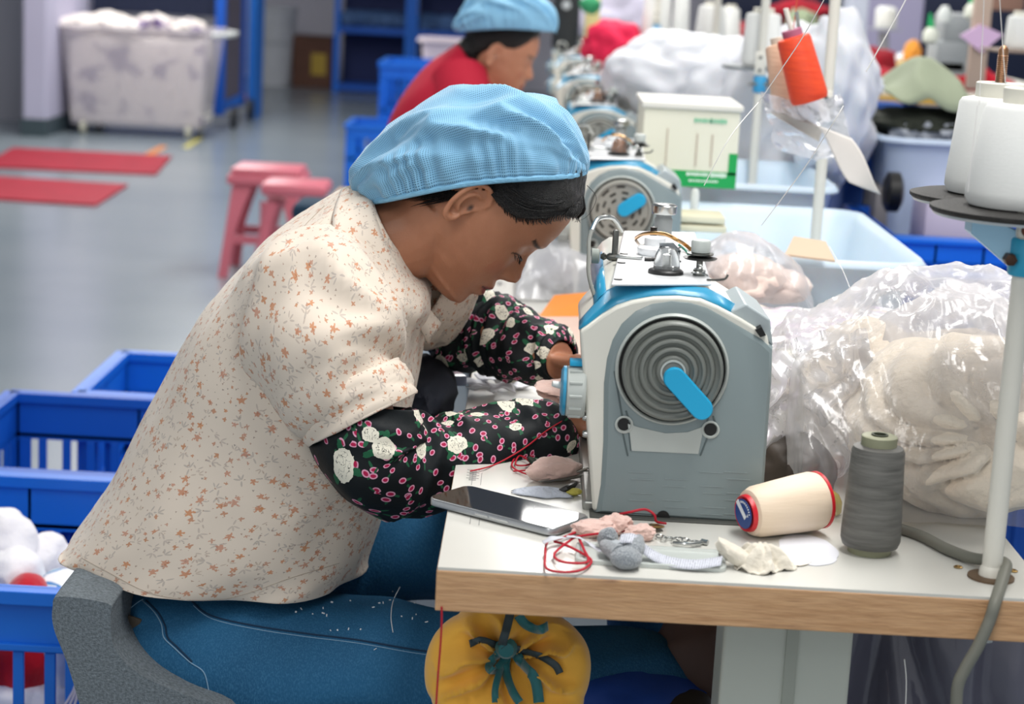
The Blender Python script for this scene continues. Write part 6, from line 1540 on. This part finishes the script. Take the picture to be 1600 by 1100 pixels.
# tubs
def tubthing(pxl, pxr, pyf, Z, depth, h, label, m_=tubw, lip=.012, fill=None, taper=.84):
    a = P(pxl, pyf, Z); h = h or a.z-TT-.003; b = P(pxr, pyf, Z); c = ((a.x+b.x)/2, Z+depth/2); t = thing('plastic_tub', (c[0], c[1], a.z-h), label, 'tub')
    tub(t, 'tub_body', c, b.x-a.x, depth, a.z-h, a.z, m_, lip=lip, taper=taper, rc=.05); return t, c, a.z, b.x-a.x
t_, c_, z_, w_ = tubthing(1060, 1447, 392, 2.9, .66, 0, 'large empty white plastic tub right of the second thread pole')
t_, c_, z_, w_ = tubthing(1080, 1308, 282, 3.75, .5, 0, 'white plastic tub behind the large empty one')
t_, c_, z_, w_ = tubthing(1388, 1540, 214, 4.4, .5, .24, 'bluish-white plastic tub of grey and olive cloth in the right background', mat('bluish_tub', 'c3d2e6', .4))
ov = mat('olive_cloth', '97a088', .85, var=.1, vs=8, bump=.6, bs=12); gr = mat('grey_cloth', 'a9aeb8', .85, var=.2, vs=15)
m = sheet(Vector((c_[0]+.02, c_[1]+.02, z_+.065)), Vector((.26, 0, -.03)), (0, .4, 0), 30, 30, lambda u, v: (0, 0, .10*math.sin(u*PI)**1.5*math.sin(v*PI)**.7+.02*ridge(Vector((u*2, v*2, 0)), 1.3)-.05*max(0, u-.6)))
tag(m.build('olive_cloth', ov, angle=180, solid=.003), 'olive green cloth draped over the bluish-white tub', 'cloth')
for k in range(5):
    o = blob(Vector((c_[0]-.05+k*.045, c_[1]-.12, z_+.005)), (.035, .05, .03), .3, 2, None, 3, .1, k).build('grey_scrap', gr); tag(o, 'pale grey cloth scrap in the front of the bluish-white tub', 'cloth', 'grey scraps in the bluish-white tub')
o = blob(Vector((c_[0]+.0, c_[1]-.02, z_+.02)), (.14, .14, .035), .2, 2, None, 4, .1, 3).build('dark_lump', mat('dark_olive', '2c3028', .9)); tag(o, 'dark olive cloth inside the bluish-white tub', 'cloth')
# cardboard piece near the tub
M().prism([P(1226, 400, 2.84), P(1305, 410, 2.84), P(1290, 380, 2.88), P(1240, 372, 2.88)], (0, .0, .003)).build('card_flap', mat('tan_card', 'c9b49c', .7), sm=False); tag(bpy.data.objects['card_flap'], 'tan cardboard flap under the front of the large white tub', 'card')
# blue crates at right behind the tub
q0 = P(1420, 390, 3.9); q1 = P(1600, 390, 3.9)
crate('blue slotted crate right of the large empty tub, lower in the picture', q0.x-.04, q1.x+.2, 3.5, 3.95, P(1450, 470, 3.5).z-.15, P(1500, 425, 3.5).z, bluep, 14, ((.2, .42), (.5, .75)))
crate('blue slotted crate right of the large empty tub, behind the lower one', q0.x-.02, q1.x+.25, 4.0, 4.5, .1, P(1500, 372, 4.0).z, bluep2, 14, ((.2, .42), (.72, .84)))
bl_m = mat('royal_blue_cloth', '1b4c9c', .7, var=.3, vs=4)
m = M()
q = P(1372, 265, 4.6); o = M().box((q.x-.02, 4.7, q.z/2), (.12, .2, q.z+.16), bev=.01).build('partition_board', bl_m); tag(o, 'royal blue panel between sacks and bluish-white tub', 'panel')
o = M().lathe(P(1395, 300, 4.3), (1, 0, 0), [(.03, -.02), (.045, -.012), (.045, .012), (.03, .02)], 24).build('rubber_tyre', black); tag(o, 'small dark wheel below the bluish-white tub', 'wheel')
o = M().box((P(1445, 330, 4.35).x, 4.6, P(1445, 330, 4.35).z-.06), (.2, .3, .2), bev=.02).build('grey_bin', mat('grey_bin', '8e8a88', .6)); tag(o, 'grey bin under the bluish-white tub', 'bin')
o = M().box((P(1510, 330, 4.25).x, 4.4, P(1510, 325, 4.25).z-.05), (.17, .2, .15), bev=.03).build('lilac_sack', mat('lilac_sack', 'd6cbe0', .6)); tag(o, 'lilac-white sack under the spool discs', 'sack')
# ---------------- far right background
def bgbox(name, px0, py0, px1, py1, Y, d, m_, label, cat, bev=.01):
    a = P(px0, py0, Y); b = P(px1, py1, Y); o = M().box(((a.x+b.x)/2, Y+d/2, (a.z+b.z)/2), (abs(b.x-a.x), d, abs(a.z-b.z)), bev=min(bev, abs(a.z-b.z)*.2, abs(b.x-a.x)*.2, d*.2)).build(name, m_); return tag(o, label, cat)
def bgblob(name, px, py, Y, rx, rz, m_, label, cat, seed=0, amp=.25):
    o = blob(P(px, py, Y), (rx, rx*.8, rz), amp, 1.7, None, 4, .1, seed).build(name, m_, angle=180); return tag(o, label, cat)
navy = mat('navy_shelving', '101d3c', .6, var=.4, vs=3); rdk = mat('crimson_cloth', 'a00c24', .85, var=.3, vs=10, bump=.6, bs=12); rbr = mat('bright_red_cloth', 'c8102c', .85, var=.25, vs=10, bump=.6, bs=12)
pinkred = mat('pink_red_cloth', 'd81848', .8, var=.2, vs=6)
bgbox('dark_shelf', 1130, -30, 1345, 42, 12, .5, navy, 'dark navy shelving behind the white cones', 'shelf')
bgbox('dark_shelf', 1425, -40, 1620, 150, 11, .5, navy, 'dark navy shelving at the far right back', 'shelf')
bgbox('blue_cabinet', 1225, 46, 1335, 360, 10.5, .5, bl_m, 'blue cabinet behind the orange cone', 'cabinet')
bgbox('blue_machine_body', 980, 28, 1046, 74, 9.2, .4, bl_m, 'blue equipment housing far behind the third machine', 'equipment')
bgblob('cloth_heap', 1250, 22, 9, .13, .06, rdk, 'crimson cloth heap on the shelf behind the orange cone', 'cloth', 3)
bgblob('cloth_heap', 1165, 60, 9, .09, .07, rdk, 'dark crimson cloth between the white cones', 'cloth', 5)
bgblob('olive_heap', 1252, 46, 8.6, .07, .09, mat('sage_cloth', '93a083', .85), 'sage green cloth heap behind the orange cone tip', 'cloth', 6)
bgblob('cloth_heap', 1345, 110, 7.5, .14, .09, rdk, 'crimson cloth heap right of the white sacks', 'cloth', 8)
bgblob('cloth_heap', 1390, 128, 7.2, .13, .045, rdk, 'crimson cloth trailing below the lavender pillar', 'cloth', 13)
bgblob('cloth_heap', 1495, 132, 6.6, .16, .065, rbr, 'bright red cloth heap behind the large right cones', 'cloth', 9)
bgblob('cloth_heap', 958, 70, 6.9, .10, .08, pinkred, 'pink-red cloth bundle behind the third machine', 'cloth', 10)
m_lg = mat('lilac_bag', 'd3cfe4', .5, var=.15, vs=8, bump=.8, bs=10)
bgblob('lilac_bag', 955, 25, 8.5, .17, .14, m_lg, 'pale lilac plastic bags above the pink-red bundle', 'bag', 11)
bgbox('post_green', 916, -10, 934, 86, 7.6, .08, mat('yellow_post', 'c9bd86', .6), 'pale yellow post at the end of the machine row', 'post')
bgblob('green_thing', 922, 8, 7.4, .035, .03, mat('green_cloth', '2f8a5c', .8), 'small green bundle on top of the yellow post', 'cloth', 3)
ye = 7.9
bm_ = thing('black_machine', P(885, 50, ye), 'dark upright machine column right of the red-shirted worker\'s cap', 'machine')
M().box(P(886, 10, ye)+Vector((0, .1, 0)), (.11, .2, .36), bev=.02).build('column', mat('dark_column', '23282c', .4), bm_); M().lathe(P(885, 8, ye)+Vector((0, -.005, 0)), (0, -1, 0), [(.018, 0), (.018, .01), (.001, .012)], 20).build('knob', mat('pale_knob', 'aab0b4', .4), bm_)
# far right: grey machine, pale table, green bottles, pink paper, small cones
fg = thing('overlock_machine', P(1495, 130, 6.2), 'tall grey industrial machine in the far right background', 'machine')
gmx = mat('far_grey', '9a9ea0', .5)
for a_, nm in (((1478, 20, 1530, 70), 'head'), ((1466, 62, 1512, 120), 'column'), ((1468, 92, 1515, 118), 'base')):
    p = P(a_[0], a_[1], 6.2); q = P(a_[2], a_[3], 6.2); M().box(((p.x+q.x)/2, 6.3, (p.z+q.z)/2), (q.x-p.x, .16, p.z-q.z), bev=.012).build(nm, gmx, fg)
M().lathe(P(1476, 24, 6.15), (0, 0, 1), [(.02, -.02), (.022, .01), (.01, .03)], 16).build('lamp_cap', white_m, fg)
for px, py, lab in ((1455, 46, 'white squeeze bottle with green nozzle in the right background'), (1520, 8, 'second green-capped bottle higher in the right background')):
    p = P(px, py, 6); b = thing('nozzle_bottle', p, lab, 'bottle'); M().lathe(p, (0, 0, 1), [(.01, -.045), (.024, -.035), (.024, -.01), (.012, .006)], 20).build('body', mat('bottle_white', 'dfe2d4', .4), b); M().lathe(p, (-.15, 0, 1), [(.012, .004), (.010, .02), (.003, .05)], 14).build('nozzle', mat('nozzle_green', '18a860', .4), b)
M().prism([P(1500, 56, 5.385), P(1532, 38, 5.385), P(1568, 54, 5.385), P(1534, 82, 5.385)], (0, .01, 0)).build('pink_paper', mat('pink_paper', 'e2bfe2', .7), sm=False); tag(bpy.data.objects['pink_paper'], 'pink diamond-shaped paper hanging in the right background', 'paper')
bgbox('pale_pole', 1526, -20, 1538, 140, 5.4, .03, mat('beige_pole', 'bfa898', .6), 'pale beige pole behind the pink paper', 'pole', .003)
bgbox('brown_machine_top', 1545, -20, 1600, 18, 7, .3, mat('brown_cloth', '8a6c60', .8), 'brown cloth bundle at the top right corner', 'cloth')
p = P(1590, 76, 4.8); cone('thread_cone', p, .034, .03, .08, thread_w, mat('white_core', 'dcd9cc', .5), 'short white thread cone behind the nearer large cones', coreh=.001)
bgbox('small_shelf', 1560, 78, 1640, 86, 4.7, .2, mat('shelf_brown', '8a786c', .6), 'small brown shelf carrying the short white cone', 'shelf', .002)
ps = thing('lamp_stand', P(1380, 110, 8.2), 'grey stand with a white reel in front of the lavender pillar', 'stand')
M().tube([P(1380, 130, 8.2)*Vector((1, 1, 0)) if 0 else Vector((P(1380, 130, 8.2).x, 8.2, .97)), P(1380, 50, 8.2)], .022, 12, 1).build('post', mat('mid_grey', '85868e', .5), ps); M().lathe(P(1383, 44, 8.2), (0, 0, 1), [(.04, 0), (.045, .01), (.045, .075), (.03, .09)], 24).build('reel', thread_w, ps); M().lathe(P(1383, 45, 8.2), (0, 0, 1), [(.07, -.004), (.07, 0)], 24).build('disc', gmx, ps)
bgbox('yellow_tin', 1408, 95, 1428, 122, 6.8, .08, mat('ochre', 'c8a24c', .5), 'ochre tin on the far pale table', 'tin', .004)
bgblob('orange_piece', 1425, 82, 7, .03, .04, mat('orange_foam', 'e59a3a', .7), 'small orange piece above the ochre tin', 'cloth', 2)
bgblob('white_bundle', 1420, 95, 7.1, .045, .03, sheetm, 'white bundle with blue edge on the far pale table', 'cloth', 4)
tb5 = thing('far_table', P(1380, 150, 6.2), 'pale table with a yellow edge behind the white sacks', 'table')
p = P(1345, 148, 6.2); q = P(1440, 148, 6.2); M().box(((p.x+q.x)/2+.25, 7.25, p.z), (q.x-p.x+.75, 2.1, .03)).build('table_top', mat('pale_top', 'd8d4c6', .5), tb5, bevel=.003); M().box(((p.x+q.x)/2+.25, 6.19, p.z-.008), (q.x-p.x+.75, .012, .02)).build('yellow_edge', mat('yellow_edge', 'd8ac4a', .6), tb5)
for xx in (p.x, q.x): M().box((xx, 6.6, p.z/2), (.05, .5, p.z-.02)).build('leg', bl_m, tb5)
rb = thing('work_bench', (P(1230, 60, 8.8).x, 8.9, 0), 'blue bench carrying cloth heaps behind the white cones', 'bench')
M().box((1.1, 8.85, .955), (.7, .9, .03)).build('bench_top', bl_m, rb)
for xx in (-.5, .5): M().box((1.1+xx*.6, 8.85, .47), (.05, .8, .94)).build('leg', bl_m, rb)
bgbox('blue_drapery', 1340, 158, 1400, 300, 6.05, .1, bl_m, 'blue sheet hanging below the far pale table', 'cloth')
# ================================================================ under the table
yp = mat('yellow_cloth', 'efb341', .8, sheen=.3, var=.08, vs=12, bump=.4, bs=40); tr_ = mat('teal_ribbon', '0e6468', .5, sheen=.5); dr_ = mat('dark_ribbon', '39474c', .6)
YP = 1.93
pch = thing('yellow_pouch', P(790, 1040, YP), 'yellow stuffed cloth pouch tied with teal ribbon hanging under the table', 'pouch')
pc_ = P(793, 1050, YP); kn_ = P(792, 1012, YP-.06)
bm = bmesh.new(); bmesh.ops.create_icosphere(bm, subdivisions=6, radius=1); vs = []
kd = Vector((0, -.86, .30)).normalized(); u_ = kd.cross(Vector((0, 0, 1))).normalized(); w_ = kd.cross(u_)
sx_ = (P(915, 1040, YP)-P(669, 1040, YP)).length/2; sz_ = (P(793, 950, YP)-P(793, 1150, YP)).length/2
for v in bm.verts:
    p = v.co.copy(); rad = math.acos(max(-1, min(1, p.dot(kd)))); ang = math.atan2(p.dot(w_), p.dot(u_))
    k = .06*abs(math.cos(ang*2.5+.6))**.6*math.sin(min(rad, 1.6)*1.1)-.5*math.exp(-(rad/.42)**2)+.06*abs(math.sin(ang*6.5+N3(p, 2, 5)*3))**.6*math.exp(-(rad/.9)**2)+N3(p, 1.5, 2)*.05-.10*math.exp(-((ang-1.6)/.22)**2)*math.exp(-((rad-.7)/.5)**2)
    p = p*(1+k); p = Vector((math.copysign(abs(p.x)**.9, p.x), p.y, math.copysign(abs(p.z)**.85, p.z))); fd = abs(math.sin(ang*4.5+N3(p, 2, 5)*2.5))**.7*math.exp(-((rad-.55)/.45)**2); vs.append(pc_+Vector((p.x*sx_, p.y*.075+.030*math.exp(-(rad/.38)**2)+.026*fd*(1 if p.y < 0 else 0), p.z*sz_)))
bm.verts.index_update(); fs = [[v.index for v in f.verts] for f in bm.faces]; bm.free()
M().add(vs, fs).build('cloth_body', yp, pch, angle=180)
bpy.context.view_layer.update(); tp_ = bvh([o for o in bpy.data.objects if o.name.startswith('cloth_body')][0])
def rib(pxs, wd, m_, name, off=.004):
    cp3, _ = catmull([Vector((a, b, 0)) for a, b in pxs], [0]*len(pxs), 6); pr2 = project(tp_, [(q.x, q.y) for q in cp3], off+.003)
    if len(pr2) > 1:
        p = pr2; rg = []
        for i, q in enumerate(p):
            t = (p[min(len(p)-1, i+1)]-p[max(0, i-1)]).normalized(); s_ = t.cross(Vector((0, -1, 0))).normalized(); rg.append([q-s_*wd/2, q+Vector((0, .0012*math.sin(i*.8), 0)), q+s_*wd/2])
        M().rings(rg, closed=False, cap=(0, 0)).build(name, m_, pch, angle=180, solid=.0008)
rib([(798, 955), (792, 980), (785, 1005), (781, 1016)], .009, dr_, 'ribbon')
rib([(810, 962), (822, 976), (842, 984), (856, 978)], .010, tr_, 'ribbon', .006)
rib([(734, 1006), (752, 1000), (770, 1006), (788, 1010)], .008, dr_, 'ribbon')
rib([(788, 1010), (822, 1018), (850, 1028), (868, 1040), (875, 1052)], .008, dr_, 'ribbon')
rib([(790, 1014), (775, 1024), (764, 1042), (772, 1048), (786, 1034), (792, 1016)], .009, tr_, 'ribbon', .008)
rib([(790, 1016), (782, 1045), (774, 1075), (774, 1098)], .007, tr_, 'ribbon')
rib([(794, 1018), (790, 1046), (800, 1078), (812, 1098)], .009, tr_, 'ribbon', .006)
rib([(800, 1014), (816, 1036), (836, 1062), (842, 1098)], .011, tr_, 'ribbon', .007)
M().lathe(project(tp_, [(791, 1013)], .008)[0] if project(tp_, [(791, 1013)], .008) else kn_, (0, -1, 0), [(.010, -.006), (.012, 0), (.008, .006), (.0005, .007)], 14).build('knot', tr_, pch)
# blue cloth, shoe, dark plastic sack behind the leg
o = blob(P(925, 1080, 2.25), (.13, .1, .06), .15, 1.5, None, 4, .05, 3).build('blue_sack', mat('deep_blue_cloth', '0f3f94', .6)); tag(o, 'deep blue sack in the shade under the table', 'sack')
o = M().box((P(930, 1095, 2.3).x, 2.35, P(930, 1140, 2.3).z), (.30, .25, .05), bev=.01).build('pale_blue_box', mat('pale_blue_box', '7aa6d0', .6)); tag(o, 'pale blue box lid under the table beside the pouch', 'box')
o = blob(P(1090, 1045, 2.28), (.055, .06, .085), .12, 1.5, None, 4, .04, 3).build('brown_bag', mat('brown_bag', '5a4640', .7)); tag(o, 'dark brown bag in the shade left of the table leg', 'bag')
o = blob(P(1062, 1115, 2.2), (.05, .06, .03), .1, 1.5, None, 4).build('dark_shoe', mat('dark_shoe', '2b2826', .6)); tag(o, 'dark shoe-shaped bundle left of the table leg foot', 'shoe')
dpl = mat('dark_plastic_sack', '5b5a68', .25, bump=1, bs=9, coat=.4)
m = sheet(Vector((P(1345, 1080, 1.98).x+.16, 2.0, TT-.25)), Vector((.42, .05, 0)), Vector((0, 0, -.42)), 60, 50, lambda u, v: (0, .02*math.sin(u*11+v)+.03*ridge(Vector((u*4, v*1.4, 0)), 1.6, 2), 0))
tag(m.build('grey_plastic_sack', dpl, angle=180, solid=.001), 'shiny grey plastic sheeting hanging under the right side of the table', 'plastic sheet')
o = tag(M().tube([P(1413, 1030, 1.93), P(1416, 1065, 1.93), P(1414, 1120, 1.93)], .0008, 5, 4).build('thread_strand', wth), 'pale thread hanging in front of the grey plastic sheeting', 'thread')
print('tris approx', sum(len(o.data.polygons) for o in bpy.data.objects if o.type == 'MESH'))
